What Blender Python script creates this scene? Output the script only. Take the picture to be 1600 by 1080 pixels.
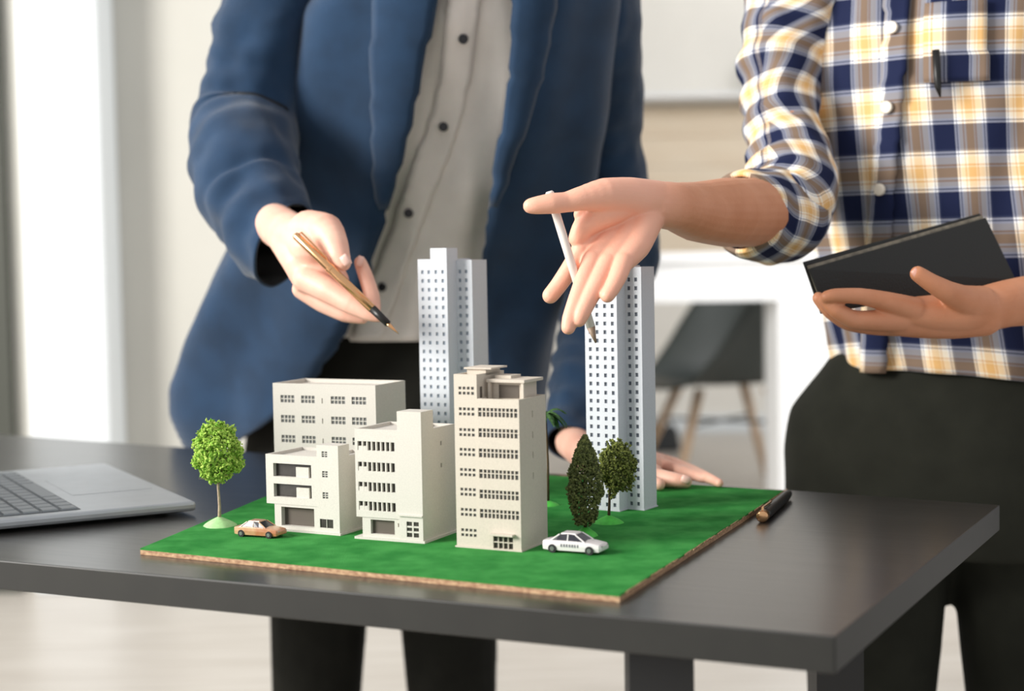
import bpy, bmesh, math, random
import numpy as np
from mathutils import Vector, Matrix, noise

S = bpy.context.scene
COL = S.collection
for o in list(bpy.data.objects):
    bpy.data.objects.remove(o)

# ------------------------------------------------------------------ camera
F = 2400.0                                  # focal length in pixels of the 1600x1080 frame
PITCH = math.atan(140 / F)
ROLL = math.radians(1.0)
CAM = Vector((0, 0, 1.02))
_d = Vector((0, math.cos(PITCH), -math.sin(PITCH)))
_r = Vector((1, 0, 0))
_u = _r.cross(_d)
RT = math.cos(ROLL) * _r - math.sin(ROLL) * _u
UP = math.cos(ROLL) * _u + math.sin(ROLL) * _r
cam_data = bpy.data.cameras.new('camera')
cam = bpy.data.objects.new('camera', cam_data)
COL.objects.link(cam)
cam.matrix_world = Matrix(((RT.x, UP.x, -_d.x, CAM.x), (RT.y, UP.y, -_d.y, CAM.y), (RT.z, UP.z, -_d.z, CAM.z), (0, 0, 0, 1)))
cam_data.sensor_width = 36
cam_data.lens = 36 * F / 1600
cam_data.clip_start = 0.05
cam_data.dof.use_dof = True
cam_data.dof.focus_distance = 1.50
cam_data.dof.aperture_fstop = 3.6
S.camera = cam

# ------------------------------------------------------------------ light and exposure
S.view_settings.view_transform = 'Standard'
S.view_settings.look = 'None'
S.view_settings.gamma = 1
S.view_settings.exposure = 0.0
S.view_settings.use_curve_mapping = False
world = bpy.data.worlds.new('world')
S.world = world
world.use_nodes = True
world.node_tree.nodes['Background'].inputs[0].default_value = (0.97, 0.98, 1.0, 1)
world.node_tree.nodes['Background'].inputs[1].default_value = 0.66


def area(name, loc, target, sx, sy, power, color):
    l = bpy.data.lights.new(name, 'AREA')
    l.shape = 'RECTANGLE'
    l.size = sx
    l.size_y = sy
    l.energy = power
    l.color = color
    o = bpy.data.objects.new(name, l)
    COL.objects.link(o)
    o.location = loc
    o.rotation_euler = (Vector(target) - Vector(loc)).to_track_quat('-Z', 'Y').to_euler()
    return o


area('window_light', (-4.4, 0.1, 2.75), (0.0, 1.8, 0.9), 2.0, 2.2, 425, (1.0, 0.97, 0.92))
area('far_fill_light', (-1.2, 6.6, 2.9), (2.2, 7.6, 0.6), 2.6, 1.8, 330, (1.0, 0.98, 0.96))  # unseen fill lamp, added to brighten the far background
area('counter_fill_light', (1.6, 4.4, 2.9), (1.6, 6.6, 0.7), 2.2, 1.0, 60, (1.0, 0.99, 0.97))  # lamp added above the frame to whiten the counter, chair and floor
area('near_wall_fill', (-3.2, 3.0, 2.6), (-1.6, 5.0, 1.0), 1.4, 1.4, 22, (1.0, 0.98, 0.95))  # unseen fill lamp that lifts the brightness of the left wall


# ------------------------------------------------------------------ placing helpers
def ray(px, py):
    return _d + RT * ((px - 800) / F) + UP * ((540 - py) / F)


def P(px, py, Y):                           # the world point at distance Y in front of the camera
    v = ray(px, py)
    return CAM + v * (Y / v.y)


def T(px, py, z=0.756):                     # the world point at height z
    v = ray(px, py)
    return CAM + v * ((z - CAM.z) / v.z)


def proj(p):
    v = Vector(p) - CAM
    k = v.dot(_d)
    return 800 + F * v.dot(RT) / k, 540 - F * v.dot(UP) / k


# ------------------------------------------------------------------ materials
def lin(c):
    return tuple(((x / 255) / 12.92 if x / 255 <= 0.04045 else ((x / 255 + 0.055) / 1.055) ** 2.4) for x in c) + (1,)


def mat(name, rgb, rough=0.6, metal=0.0, var=0.0, scale=40, bump=0.0, bscale=300, spec=0.5, sss=0.0, sheen=0.0, coat=0.0, rgb2=None):
    m = bpy.data.materials.new(name)
    m.use_nodes = True
    nt = m.node_tree
    b = nt.nodes['Principled BSDF']
    b.inputs['Base Color'].default_value = lin(rgb)
    b.inputs['Roughness'].default_value = rough
    b.inputs['Metallic'].default_value = metal
    b.inputs['Specular IOR Level'].default_value = spec
    b.inputs['Coat Weight'].default_value = coat
    if sheen:
        b.inputs['Sheen Weight'].default_value = sheen
    if sss:
        b.inputs['Subsurface Weight'].default_value = sss
        b.inputs['Subsurface Radius'].default_value = (0.012, 0.005, 0.003)
        b.inputs['Subsurface Scale'].default_value = 0.6
    tc = nt.nodes.new('ShaderNodeTexCoord')
    if var or rgb2:
        n = nt.nodes.new('ShaderNodeTexNoise')
        n.inputs['Scale'].default_value = scale
        n.inputs['Detail'].default_value = 5
        nt.links.new(tc.outputs['Object'], n.inputs['Vector'])
        r = nt.nodes.new('ShaderNodeValToRGB')
        c = lin(rgb)
        c2 = lin(rgb2) if rgb2 else tuple(min(1, x * (1 + var)) for x in c[:3]) + (1,)
        c1 = c if rgb2 else tuple(x * (1 - var) for x in c[:3]) + (1,)
        r.color_ramp.elements[0].color = c1
        r.color_ramp.elements[0].position = 0.35
        r.color_ramp.elements[1].color = c2
        r.color_ramp.elements[1].position = 0.65
        nt.links.new(n.outputs['Fac'], r.inputs[0])
        nt.links.new(r.outputs[0], b.inputs['Base Color'])
    if bump:
        n2 = nt.nodes.new('ShaderNodeTexNoise')
        n2.inputs['Scale'].default_value = bscale
        n2.inputs['Detail'].default_value = 4
        nt.links.new(tc.outputs['Object'], n2.inputs['Vector'])
        bp = nt.nodes.new('ShaderNodeBump')
        bp.inputs['Strength'].default_value = bump
        bp.inputs['Distance'].default_value = 0.002
        nt.links.new(n2.outputs['Fac'], bp.inputs['Height'])
        nt.links.new(bp.outputs[0], b.inputs['Normal'])
    return m


def wood_mat(name, c1, c2, rough, yaw=0.0, stretch=14.0, scale=9.0, bump=0.05, coat=0.0):
    m = bpy.data.materials.new(name)
    m.use_nodes = True
    nt = m.node_tree
    b = nt.nodes['Principled BSDF']
    b.inputs['Roughness'].default_value = rough
    b.inputs['Coat Weight'].default_value = coat
    b.inputs['Coat Roughness'].default_value = 0.2
    tc = nt.nodes.new('ShaderNodeTexCoord')
    mp = nt.nodes.new('ShaderNodeMapping')
    mp.inputs['Rotation'].default_value = (0, 0, yaw)
    mp2 = nt.nodes.new('ShaderNodeMapping')
    mp2.inputs['Scale'].default_value = (1, stretch, stretch)
    n = nt.nodes.new('ShaderNodeTexNoise')
    n.inputs['Scale'].default_value = scale
    n.inputs['Detail'].default_value = 6
    r = nt.nodes.new('ShaderNodeValToRGB')
    r.color_ramp.elements[0].color = lin(c1)
    r.color_ramp.elements[0].position = 0.3
    r.color_ramp.elements[1].color = lin(c2)
    r.color_ramp.elements[1].position = 0.72
    nt.links.new(tc.outputs['Object'], mp.inputs[0])
    nt.links.new(mp.outputs[0], mp2.inputs[0])
    nt.links.new(mp2.outputs[0], n.inputs['Vector'])
    nt.links.new(n.outputs['Fac'], r.inputs[0])
    nt.links.new(r.outputs[0], b.inputs['Base Color'])
    bp = nt.nodes.new('ShaderNodeBump')
    bp.inputs['Strength'].default_value = bump
    bp.inputs['Distance'].default_value = 0.001
    nt.links.new(n.outputs['Fac'], bp.inputs['Height'])
    nt.links.new(bp.outputs[0], b.inputs['Normal'])
    return m


def plaid_mat(name, pu=0.060, pv=0.078, shift=0.0):
    """Woven plaid: a warp colour by U and a weft colour by V, averaged as crossing threads are."""
    m = bpy.data.materials.new(name)
    m.use_nodes = True
    nt = m.node_tree
    b = nt.nodes['Principled BSDF']
    b.inputs['Roughness'].default_value = 0.85
    b.inputs['Specular IOR Level'].default_value = 0.2
    uv = nt.nodes.new('ShaderNodeUVMap')
    sep = nt.nodes.new('ShaderNodeSeparateXYZ')
    nt.links.new(uv.outputs[0], sep.inputs[0])
    navy, grey, white, cream, must = (26, 34, 66), (120, 122, 132), (252, 252, 255), (255, 243, 222), (222, 168, 108)
    pal = [(0.0, navy), (0.37, white), (0.40, (60, 66, 90)), (0.42, white), (0.45, cream), (0.52, must), (0.545, cream), (0.58, (236, 188, 124)), (0.73, cream),
           (0.75, must), (0.775, cream), (0.88, white), (0.915, (60, 66, 90)), (0.935, white), (0.965, (70, 76, 100))]
    outs = []
    for ax, per, sh in (('X', pu, shift), ('Y', pv, 0.45)):
        d = nt.nodes.new('ShaderNodeMath')
        d.operation = 'DIVIDE'
        d.inputs[1].default_value = per
        a = nt.nodes.new('ShaderNodeMath')
        a.operation = 'ADD'
        a.inputs[1].default_value = 50 + sh
        fr = nt.nodes.new('ShaderNodeMath')
        fr.operation = 'FRACT'
        nt.links.new(sep.outputs[ax], d.inputs[0])
        nt.links.new(d.outputs[0], a.inputs[0])
        nt.links.new(a.outputs[0], fr.inputs[0])
        r = nt.nodes.new('ShaderNodeValToRGB')
        r.color_ramp.interpolation = 'CONSTANT'
        e = r.color_ramp.elements
        while len(e) > 1:
            e.remove(e[-1])
        e[0].position = 0
        e[0].color = lin(pal[0][1])
        for p, c in pal[1:]:
            q = e.new(p)
            q.color = lin(c)
        nt.links.new(fr.outputs[0], r.inputs[0])
        outs.append(r)
    mx = nt.nodes.new('ShaderNodeMix')
    mx.data_type = 'RGBA'
    mx.inputs[0].default_value = 0.5
    nt.links.new(outs[0].outputs[0], mx.inputs[6])
    nt.links.new(outs[1].outputs[0], mx.inputs[7])
    mu = nt.nodes.new('ShaderNodeMix')       # crossing threads also darken each other
    mu.data_type = 'RGBA'
    mu.blend_type = 'MULTIPLY'
    mu.inputs[0].default_value = 1
    nt.links.new(outs[0].outputs[0], mu.inputs[6])
    nt.links.new(outs[1].outputs[0], mu.inputs[7])
    ga = nt.nodes.new('ShaderNodeGamma')
    ga.inputs[1].default_value = 0.5
    nt.links.new(mu.outputs[2], ga.inputs[0])
    m3 = nt.nodes.new('ShaderNodeMix')
    m3.data_type = 'RGBA'
    m3.inputs[0].default_value = 0.6
    nt.links.new(mx.outputs[2], m3.inputs[6])
    nt.links.new(ga.outputs[0], m3.inputs[7])
    nt.links.new(m3.outputs[2], b.inputs['Base Color'])
    return m


M = dict(
    plaster=mat('model_plaster', (208, 203, 194), 0.75, var=0.05, scale=900, bump=0.25, bscale=2500),
    plaster_warm=mat('model_plaster_warm', (204, 194, 180), 0.75, var=0.05, scale=900, bump=0.25, bscale=2500),
    plaster_cool=mat('model_plaster_cool', (206, 210, 216), 0.7, var=0.04, scale=900, bump=0.2, bscale=2500),
    dark=mat('dark_window', (52, 48, 44), 0.35, var=0.2, scale=200),
    dark_grey=mat('grey_window', (98, 100, 100), 0.4, var=0.2, scale=200),
    blue_grey=mat('pale_window', (140, 152, 166), 0.4),
    slate_grey=mat('slate_window', (92, 100, 112), 0.4),
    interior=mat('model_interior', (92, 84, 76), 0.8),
    turf=mat('green_flock', (46, 132, 58), 0.95, rgb2=(72, 158, 78), scale=35, bump=0.9, bscale=1400, spec=0.1),
    board=wood_mat('board_edge_wood', (140, 98, 70), (206, 172, 134), 0.7, scale=30),
    table=wood_mat('dark_wood', (31, 30, 29), (54, 52, 50), 0.32, yaw=math.radians(27), scale=7, stretch=16, bump=0.04, coat=0.4),
    table_edge=mat('dark_edge', (24, 24, 20), 0.5, var=0.15, scale=30),
    leg=mat('black_steel', (30, 30, 30), 0.5),
    alu=mat('laptop_aluminium', (186, 190, 194), 0.38, metal=0.55, var=0.03),
    key=mat('laptop_key', (150, 156, 160), 0.5),
    keywell=mat('laptop_keywell', (96, 102, 106), 0.6),
    black=mat('black_plastic', (22, 22, 22), 0.4),
    screen=mat('dark_screen', (12, 13, 15), 0.15),
    skin1=mat('fair_skin', (236, 180, 158), 0.5, rgb2=(244, 196, 174), scale=30, sss=0.12, bump=0.12, bscale=500),
    skin2=mat('tan_skin', (204, 136, 98), 0.5, rgb2=(214, 148, 112), scale=25, sss=0.1, bump=0.12, bscale=500),
    nail1=mat('fair_nail', (244, 200, 186), 0.3),
    nail2=mat('pale_nail', (240, 180, 160), 0.3),
    jacket=mat('blue_wool', (30, 56, 84), 0.85, var=0.16, scale=18, bump=0.35, bscale=900, spec=0.2, sheen=0.25),
    lining=mat('black_lining', (20, 22, 24), 0.7),
    shirt=mat('grey_shirt', (244, 236, 229), 0.8, var=0.03, scale=25, bump=0.25, bscale=700, spec=0.2),
    trousers=mat('black_trousers', (32, 32, 28), 0.9, var=0.15, scale=20, bump=0.3, bscale=800, spec=0.15),
    trousers2=mat('charcoal_trousers', (38, 39, 33), 0.9, var=0.12, scale=20, bump=0.3, bscale=800, spec=0.15),
    button_dark=mat('dark_button', (32, 30, 34), 0.3),
    button_white=mat('pearl_button', (238, 228, 212), 0.25, var=0.05),
    button_blue=mat('cuff_button', (150, 180, 196), 0.3, metal=0.3),
    gold=mat('rose_gold', (226, 176, 128), 0.22, metal=0.9),
    white=mat('white_paint', (240, 241, 242), 0.5, var=0.01),
    pencil=mat('white_stylus', (236, 228, 220), 0.4),
    pencil_tip=mat('stylus_tip', (150, 128, 108), 0.5),
    case=mat('black_leather_case', (26, 26, 24), 0.55, bump=0.3, bscale=500),
    pages=mat('case_edge', (120, 112, 98), 0.6, var=0.3, scale=120),
    hair=mat('black_hair', (24, 20, 18), 0.6),
    shoe=mat('black_shoe', (20, 18, 17), 0.35),
    leaf_bright=mat('bright_foliage', (112, 172, 34), 0.8, rgb2=(206, 232, 112), scale=260, bump=0.8, bscale=900),
    leaf_dark=mat('dark_foliage', (62, 72, 34), 0.85, rgb2=(136, 142, 80), scale=300, bump=0.8, bscale=900),
    leaf_olive=mat('olive_foliage', (52, 64, 24), 0.85, rgb2=(150, 160, 74), scale=300, bump=0.8, bscale=900),
    leaf_palm=mat('palm_green', (34, 70, 30), 0.8, rgb2=(66, 104, 48), scale=300),
    bark=mat('pale_bark', (176, 156, 134), 0.9, var=0.2, scale=300),
    bark_dark=mat('dark_bark', (78, 62, 40), 0.9, var=0.2, scale=300),
    mound=mat('green_base', (78, 190, 70), 0.6, var=0.1, scale=200),
    mound_pale=mat('pale_green_base', (170, 216, 150), 0.6, var=0.1, scale=200),
    car_gold=mat('gold_car_paint', (206, 170, 130), 0.3, rgb2=(186, 120, 84), scale=70, coat=0.5),
    car_white=mat('white_car_paint', (232, 226, 226), 0.3, coat=0.5),
    tyre=mat('tyre_rubber', (34, 34, 36), 0.8),
    hub=mat('wheel_hub', (150, 150, 150), 0.3, metal=0.7),
    glass_dark=mat('car_glass', (44, 44, 52), 0.15),
    letter=mat('grey_lettering', (120, 118, 126), 0.6),
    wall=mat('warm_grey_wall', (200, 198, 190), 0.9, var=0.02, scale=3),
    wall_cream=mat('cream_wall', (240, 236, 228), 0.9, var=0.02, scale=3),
    panel_cream=wood_mat('pale_wood_panel', (236, 216, 190), (246, 232, 210), 0.6, scale=2, stretch=12),
    column=mat('white_column', (230, 235, 238), 0.8, var=0.01, scale=3),
    dark_frame=mat('dark_frame', (66, 68, 60), 0.6),
    floor=wood_mat('pale_floor', (176, 168, 158), (206, 200, 192), 0.35, scale=2.2),
    beech=wood_mat('beech', (206, 172, 138), (230, 202, 172), 0.5, scale=20),
    chair_black=mat('chair_shell', (58, 64, 62), 0.5),
    bag=mat('black_bag', (50, 52, 54), 0.7),
    pot=mat('white_pot', (226, 222, 216), 0.5),
)


# ------------------------------------------------------------------ object helpers
def tag(o, label=None, cat=None, group=None, kind=None):
    if label: o['label'] = label
    if cat: o['category'] = cat
    if group: o['group'] = group
    if kind: o['kind'] = kind
    return o


def thing(name, label, cat, loc=(0, 0, 0), rz=0.0, group=None):
    o = bpy.data.objects.new(name, None)
    COL.objects.link(o)
    o.location = loc
    o.rotation_euler = (0, 0, rz)
    o.empty_display_size = 0.02
    return tag(o, label, cat, group)


def base_matrix(o):
    m = o.matrix_basis.copy()
    if o.parent:
        return base_matrix(o.parent) @ o.matrix_parent_inverse @ m
    return m


def attach(o, parent, world_coords=False):
    o.parent = parent
    if world_coords:
        o.matrix_parent_inverse = base_matrix(parent).inverted()
    return o


def link_mesh(name, me, m, parent=None, world_coords=False, smooth=False):
    o = bpy.data.objects.new(name, me)
    COL.objects.link(o)
    if m and not me.materials:
        me.materials.append(m)
    if smooth:
        me.polygons.foreach_set('use_smooth', [True] * len(me.polygons))
    if parent:
        attach(o, parent, world_coords)
    return o


class MB:
    def __init__(s):
        s.v, s.f, s.uv = [], [], None

    def box(s, x0, x1, y0, y1, z0, z1, taper=0.0):
        b = len(s.v)
        t = taper
        s.v += [(x0, y0, z0), (x1, y0, z0), (x1, y1, z0), (x0, y1, z0), (x0 + t, y0 + t, z1), (x1 - t, y0 + t, z1), (x1 - t, y1 - t, z1), (x0 + t, y1 - t, z1)]
        s.f += [tuple(b + i for i in q) for q in ((3, 2, 1, 0), (4, 5, 6, 7), (0, 1, 5, 4), (1, 2, 6, 5), (2, 3, 7, 6), (3, 0, 4, 7))]
        return s

    def poly_prism(s, pts, z0, z1):
        b = len(s.v)
        n = len(pts)
        s.v += [(p[0], p[1], z0) for p in pts] + [(p[0], p[1], z1) for p in pts]
        s.f += [tuple(range(b + n - 1, b - 1, -1)), tuple(range(b + n, b + 2 * n))]
        s.f += [(b + i, b + (i + 1) % n, b + n + (i + 1) % n, b + n + i) for i in range(n)]
        return s

    def quad(s, a, b_, c, d):
        b = len(s.v)
        s.v += [tuple(a), tuple(b_), tuple(c), tuple(d)]
        s.f.append((b, b + 1, b + 2, b + 3))
        return s

    def tube(s, pts, rad, n=10, cap=True, squash=None):
        pts = [Vector(p) for p in pts]
        b = len(s.v)
        ref = Vector((0, 0, 1))
        if abs((pts[-1] - pts[0]).normalized().z) > 0.9:
            ref = Vector((0, 1, 0))
        for i, p in enumerate(pts):
            t = (pts[min(i + 1, len(pts) - 1)] - pts[max(i - 1, 0)]).normalized()
            a = t.cross(ref).normalized()
            c = a.cross(t)
            for k in range(n):
                th = 2 * math.pi * k / n
                s.v.append(tuple(p + (a * math.cos(th) + c * math.sin(th) * (squash or 1)) * rad[i]))
        for i in range(len(pts) - 1):
            for k in range(n):
                q = b + i * n
                s.f.append((q + k, q + (k + 1) % n, q + n + (k + 1) % n, q + n + k))
        if cap:
            s.f.append(tuple(b + k for k in range(n - 1, -1, -1)))
            s.f.append(tuple(b + (len(pts) - 1) * n + k for k in range(n)))
        return s

    def ball(s, c, r, n=10, m=7, sc=(1, 1, 1)):
        c = Vector(c)
        b = len(s.v)
        for i in range(1, m):
            ph = math.pi * i / m
            for k in range(n):
                th = 2 * math.pi * k / n
                s.v.append((c.x + r * sc[0] * math.sin(ph) * math.cos(th), c.y + r * sc[1] * math.sin(ph) * math.sin(th), c.z + r * sc[2] * math.cos(ph)))
        s.v += [(c.x, c.y, c.z + r * sc[2]), (c.x, c.y, c.z - r * sc[2])]
        top, bot = len(s.v) - 2, len(s.v) - 1
        for i in range(m - 2):
            for k in range(n):
                q = b + i * n
                s.f.append((q + k, q + n + k, q + n + (k + 1) % n, q + (k + 1) % n))
        for k in range(n):
            s.f.append((top, b + k, b + (k + 1) % n))
            q = b + (m - 2) * n
            s.f.append((q + k, bot, q + (k + 1) % n))
        return s

    def grid(s, rows, closed=False, flip=False):
        b = len(s.v)
        n = len(rows[0])
        for r in rows:
            s.v += [tuple(p) for p in r]
        for i in range(len(rows) - 1):
            for k in range(n if closed else n - 1):
                q = [b + i * n + k, b + i * n + (k + 1) % n, b + (i + 1) * n + (k + 1) % n, b + (i + 1) * n + k]
                s.f.append(tuple(q[::-1] if flip else q))
        return s

    def mesh(s, name='mesh'):
        me = bpy.data.meshes.new(name)
        me.from_pydata([tuple(v) for v in s.v], [], s.f)
        me.update()
        return me

    def build(s, name, m, parent=None, world_coords=False, smooth=False, bevel=0.0, recalc=False):
        me = s.mesh(name)
        if recalc:
            bm = bmesh.new()
            bm.from_mesh(me)
            bmesh.ops.recalc_face_normals(bm, faces=bm.faces)
            bm.to_mesh(me)
            bm.free()
        o = link_mesh(name, me, m, parent, world_coords, smooth)
        if bevel:
            bv = o.modifiers.new('bevel', 'BEVEL')
            bv.width = bevel
            bv.segments = 2
            bv.limit_method = 'ANGLE'
        return o


def baked(o, name, m, parent, smooth=True, world_coords=True):
    """Evaluate an object's modifiers into a plain mesh and drop the source."""
    dg = bpy.context.evaluated_depsgraph_get()
    me = bpy.data.meshes.new_from_object(o.evaluated_get(dg))
    me.name = name
    bpy.data.objects.remove(o)
    me.materials.clear()
    return link_mesh(name, me, m, parent, world_coords, smooth)


def chain_px(mb, pts, n=26, sub=3):
    """A tapering limb through (px, py, depth, radius in px): frustums and balls, later fused by a voxel remesh."""
    w = [(P(a, b, y), r * y / F) for a, b, y, r in pts]
    w2 = []
    for i in range(len(w) - 1):          # rounded bends: interpolate the joints
        p0, p1, p2, p3 = w[max(i - 1, 0)][0], w[i][0], w[i + 1][0], w[min(i + 2, len(w) - 1)][0]
        for j in range(sub):
            t = j / sub
            q = 0.5 * ((2 * p1) + (p2 - p0) * t + (2 * p0 - 5 * p1 + 4 * p2 - p3) * t * t + (-p0 + 3 * p1 - 3 * p2 + p3) * t ** 3)
            w2.append((p1.lerp(p2, t).lerp(q, 0.6), w[i][1] * (1 - t) + w[i + 1][1] * t))
    w2.append(w[-1])
    chain_w(mb, w2, n)


def chain_w(mb, w, n=14):
    for (p, r), (q, s_) in zip(w, w[1:]):
        mb.tube([p, q], [r, s_], n)
    for p, r in w:
        mb.ball(p, r * 1.0, n, 8)


def fuse(mb, voxel, smooth_it, factor=0.5):
    o = mb.build('fuse', None)
    r = o.modifiers.new('r', 'REMESH')
    r.mode = 'VOXEL'
    r.voxel_size = voxel
    sm = o.modifiers.new('s', 'SMOOTH')
    sm.iterations = smooth_it
    sm.factor = factor
    dg = bpy.context.evaluated_depsgraph_get()
    me = bpy.data.meshes.new_from_object(o.evaluated_get(dg))
    bpy.data.objects.remove(o)
    return me


def add_mesh(mb, me):
    b = len(mb.v)
    mb.v += [tuple(v.co) for v in me.vertices]
    mb.f += [tuple(b + i for i in p.vertices) for p in me.polygons]


# ------------------------------------------------------------------ the setting
def struct(name, mb, m, **k):
    o = mb.build(name, m, **k)
    o['kind'] = 'structure'
    return o


struct('floor', MB().box(-5, 6, -1.5, 9.2, -0.05, 0.0), M['floor'])
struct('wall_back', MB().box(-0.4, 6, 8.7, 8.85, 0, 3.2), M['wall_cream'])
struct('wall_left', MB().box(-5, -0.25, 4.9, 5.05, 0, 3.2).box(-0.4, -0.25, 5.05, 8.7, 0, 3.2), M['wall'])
xl, xr = P(36, 400, 4.7).x, P(163, 400, 4.7).x
struct('trim_1', MB().box(xl, xr, 4.7, 4.9, 0, 3.2), M['column'], bevel=0.01)
struct('trim_2', MB().box(P(12, 400, 4.76).x, xl - 0.002, 4.76, 4.9, 0, 3.2), M['wall'])
struct('trim_3', MB().box(-1.85, P(9, 400, 4.72).x, 4.72, 4.9, 0, 3.2), M['dark_frame'])
struct('baseboard_left', MB().box(xr, -0.25, 4.88, 4.9, 0, 0.1), M['column'])
struct('baseboard_back', MB().box(-0.25, 6, 8.68, 8.7, 0, 0.1), M['column'])

# pale wood wall panel of horizontal planks
wp = thing('wall_panel', 'pale wooden plank panel on the far wall behind the two people', 'wall panel', (1.6, 8.66, 1.0))
for i in range(5):
    MB().box(-1.6, 2.4, 0, 0.038, i * 0.168 + 0.001, (i + 1) * 0.168 - 0.001).build('plank', M['panel_cream'], wp, bevel=0.002)
sh = thing('wall_shelf', 'white shelf above the pale wooden wall panel', 'shelf', (1.6, 8.5, 1.86))
MB().box(-1.4, 2.2, -0.1, 0.2, 0, 0.03).build('shelf_board', M['white'], sh, bevel=0.003)
for x in (-1.0, 0.4, 1.8):
    MB().box(x, x + 0.03, -0.05, 0.2, -0.12, 0.0).build('bracket', M['white'], sh)
px = P(1172, 150, 8.45).x
pl = thing('potted_plant', 'small dark green plant in a white pot on the far shelf', 'plant', (px, 8.45, 1.89))
MB().tube([(0, 0, 0), (0, 0, 0.09)], [0.035, 0.05], 14).build('pot', M['pot'], pl, smooth=False)
random.seed(5)
mb = MB()
for i in range(26):
    a, l, e = random.uniform(0, 6.28), random.uniform(0.08, 0.17), random.uniform(0.3, 1.3)
    d = Vector((math.cos(a) * math.cos(e), math.sin(a) * math.cos(e), math.sin(e)))
    s_ = d.cross(Vector((0, 0, 1))).normalized() * 0.022
    p = Vector((0, 0, 0.09))
    mb.quad(p, p + d * l * 0.5 + s_, p + d * l, p + d * l * 0.5 - s_)
mb.build('foliage', M['leaf_palm'], pl)['kind'] = 'stuff'

# white counter in the middle distance
cy = 5.8
c0, c1 = 0.30, P(1300, 500, cy).x
lx = P(1217, 500, cy).x
ct = thing('counter_desk', 'white high desk with a deep apron in the background', 'desk', ((c0 + c1) / 2, cy, 0))
MB().box(c0, c1 + 0.03, cy - 0.02, cy + 0.36, 0.985, 1.02).build('desk_top', M['white'], ct, True, bevel=0.004)
MB().box(c0 + 0.05, lx, cy + 0.001, cy + 0.02, 0.835, 0.985).build('apron', M['white'], ct, True)
MB().box(lx, c1, cy, cy + 0.34, 0, 0.985).build('side_panel', M['white'], ct, True, bevel=0.004)
MB().box(c0 + 0.01, c0 + 0.05, cy, cy + 0.34, 0, 0.985).build('side_panel', M['white'], ct, True)


# ------------------------------------------------------------------ black tub chair with beech legs
def tub_chair(loc, rz):
    t = thing('shell_chair', 'black shell chair with pale wooden legs behind the white desk', 'chair', loc, rz)
    rows = []
    for i in range(17):                      # from seat centre outwards and up the rim
        s_ = i / 16
        row = []
        for k in range(36):
            a = 2 * math.pi * k / 36
            back = max(0.0, math.cos(a))     # +x is the back
            front = max(0.0, -math.cos(a))
            r = 0.02 + s_ * (0.25 + 0.05 * front)
            q_ = max(0.0, min(1.0, (math.cos(a) + 0.75) / 1.05))
            h = 0.40 * q_ * q_ * (3 - 2 * q_) - 0.02 * front
            z = 0.43 + h * max(0, (s_ - 0.55) / 0.45) ** 1.5 + 0.02 * s_
            rr = r * (1 - 0.0 * back)
            row.append((rr * math.cos(a), rr * 1.02 * math.sin(a), z))
        rows.append(row)
    mb = MB().grid(rows, closed=True)
    mb.f.append(tuple(range(36)))
    o = mb.build('seat_shell', M['chair_black'], t, smooth=True)
    so = o.modifiers.new('s', 'SOLIDIFY')
    so.thickness = 0.014
    for sx in (-1, 1):
        for sy in (-1, 1):
            MB().tube([(sx * 0.11, sy * 0.11, 0.42), (sx * 0.23, sy * 0.23, 0.0)], [0.017, 0.012], 12).build('leg', M['beech'], t, smooth=True)
    mb = MB()
    for a, b_ in (((-1, -1), (1, 1)), ((-1, 1), (1, -1))):
        mb.tube([(a[0] * 0.15, a[1] * 0.15, 0.28), (b_[0] * 0.15, b_[1] * 0.15, 0.28)], [0.006, 0.006], 8)
    mb.build('brace', M['leg'], t)
    return t


tub_chair((P(1128, 600, 6.62).x, 6.62, 0), math.radians(12)).scale = (1.36, 1.25, 1.05)
bag = thing('bag', 'dark bag on the floor far behind the right tall model tower', 'bag', (P(1036, 680, 7.9).x, 7.9, 0))
MB().box(-0.12, 0.09, -0.06, 0.06, 0, 0.13, 0.02).build('bag_body', M['bag'], bag, bevel=0.02)
MB().tube([(-0.05, 0, 0.12), (-0.03, 0, 0.18), (0.02, 0, 0.18), (0.05, 0, 0.12)], [0.006] * 4, 8).build('handle', M['bag'], bag)

# ------------------------------------------------------------------ the table
tz = 0.75
fr_, rb_ = T(1305, 995, tz), T(1562, 789, tz)
fl_dir = (T(0, 876, tz) - fr_).normalized()
bl_dir = (T(42, 682, tz) - T(1235, 766, tz)).normalized()
fl_ = fr_ + fl_dir * 1.55
bk0 = T(1235, 766, tz)
bl_ = bk0 + bl_dir * 1.62
# back right corner: where the right end meets the back line
den = (rb_ - fr_).to_2d()
k = ((bk0 - fr_).to_2d().x * bl_dir.y - (bk0 - fr_).to_2d().y * bl_dir.x) / (den.x * bl_dir.y - den.y * bl_dir.x)
br_ = fr_ + (rb_ - fr_) * k
tb = thing('table', 'dark wooden office table carrying the architectural model', 'table', ((fl_ + br_) / 2).to_tuple()[:2] + (0,))
quad_t = [fl_, fr_, br_, bl_]
cen = sum(quad_t, Vector()) / 4
top = MB().poly_prism([p.to_2d() for p in quad_t], tz - 0.027, tz).build('tabletop', M['table'], tb, True, bevel=0.0012)
top.data.materials.append(M['table_edge'])
for p in top.data.polygons:
    if abs(p.normal.z) < 0.5:
        p.material_index = 1
for p in quad_t:
    q = p + (cen - p).normalized() * 0.17
    MB().box(q.x - 0.025, q.x + 0.025, q.y - 0.025, q.y + 0.025, 0, tz - 0.027).build('leg', M['leg'], tb, True)

# ------------------------------------------------------------------ model base board
bz = 0.756
b_pts = [T(219, 857, bz), T(968, 930, bz), T(1224, 767, bz), T(545, 722, bz)]
bd = thing('base_board', 'green flocked model base board with a raw wooden edge', 'board', (b_pts[0].lerp(b_pts[2], 0.5)).to_tuple()[:2] + (0.75,))


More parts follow.
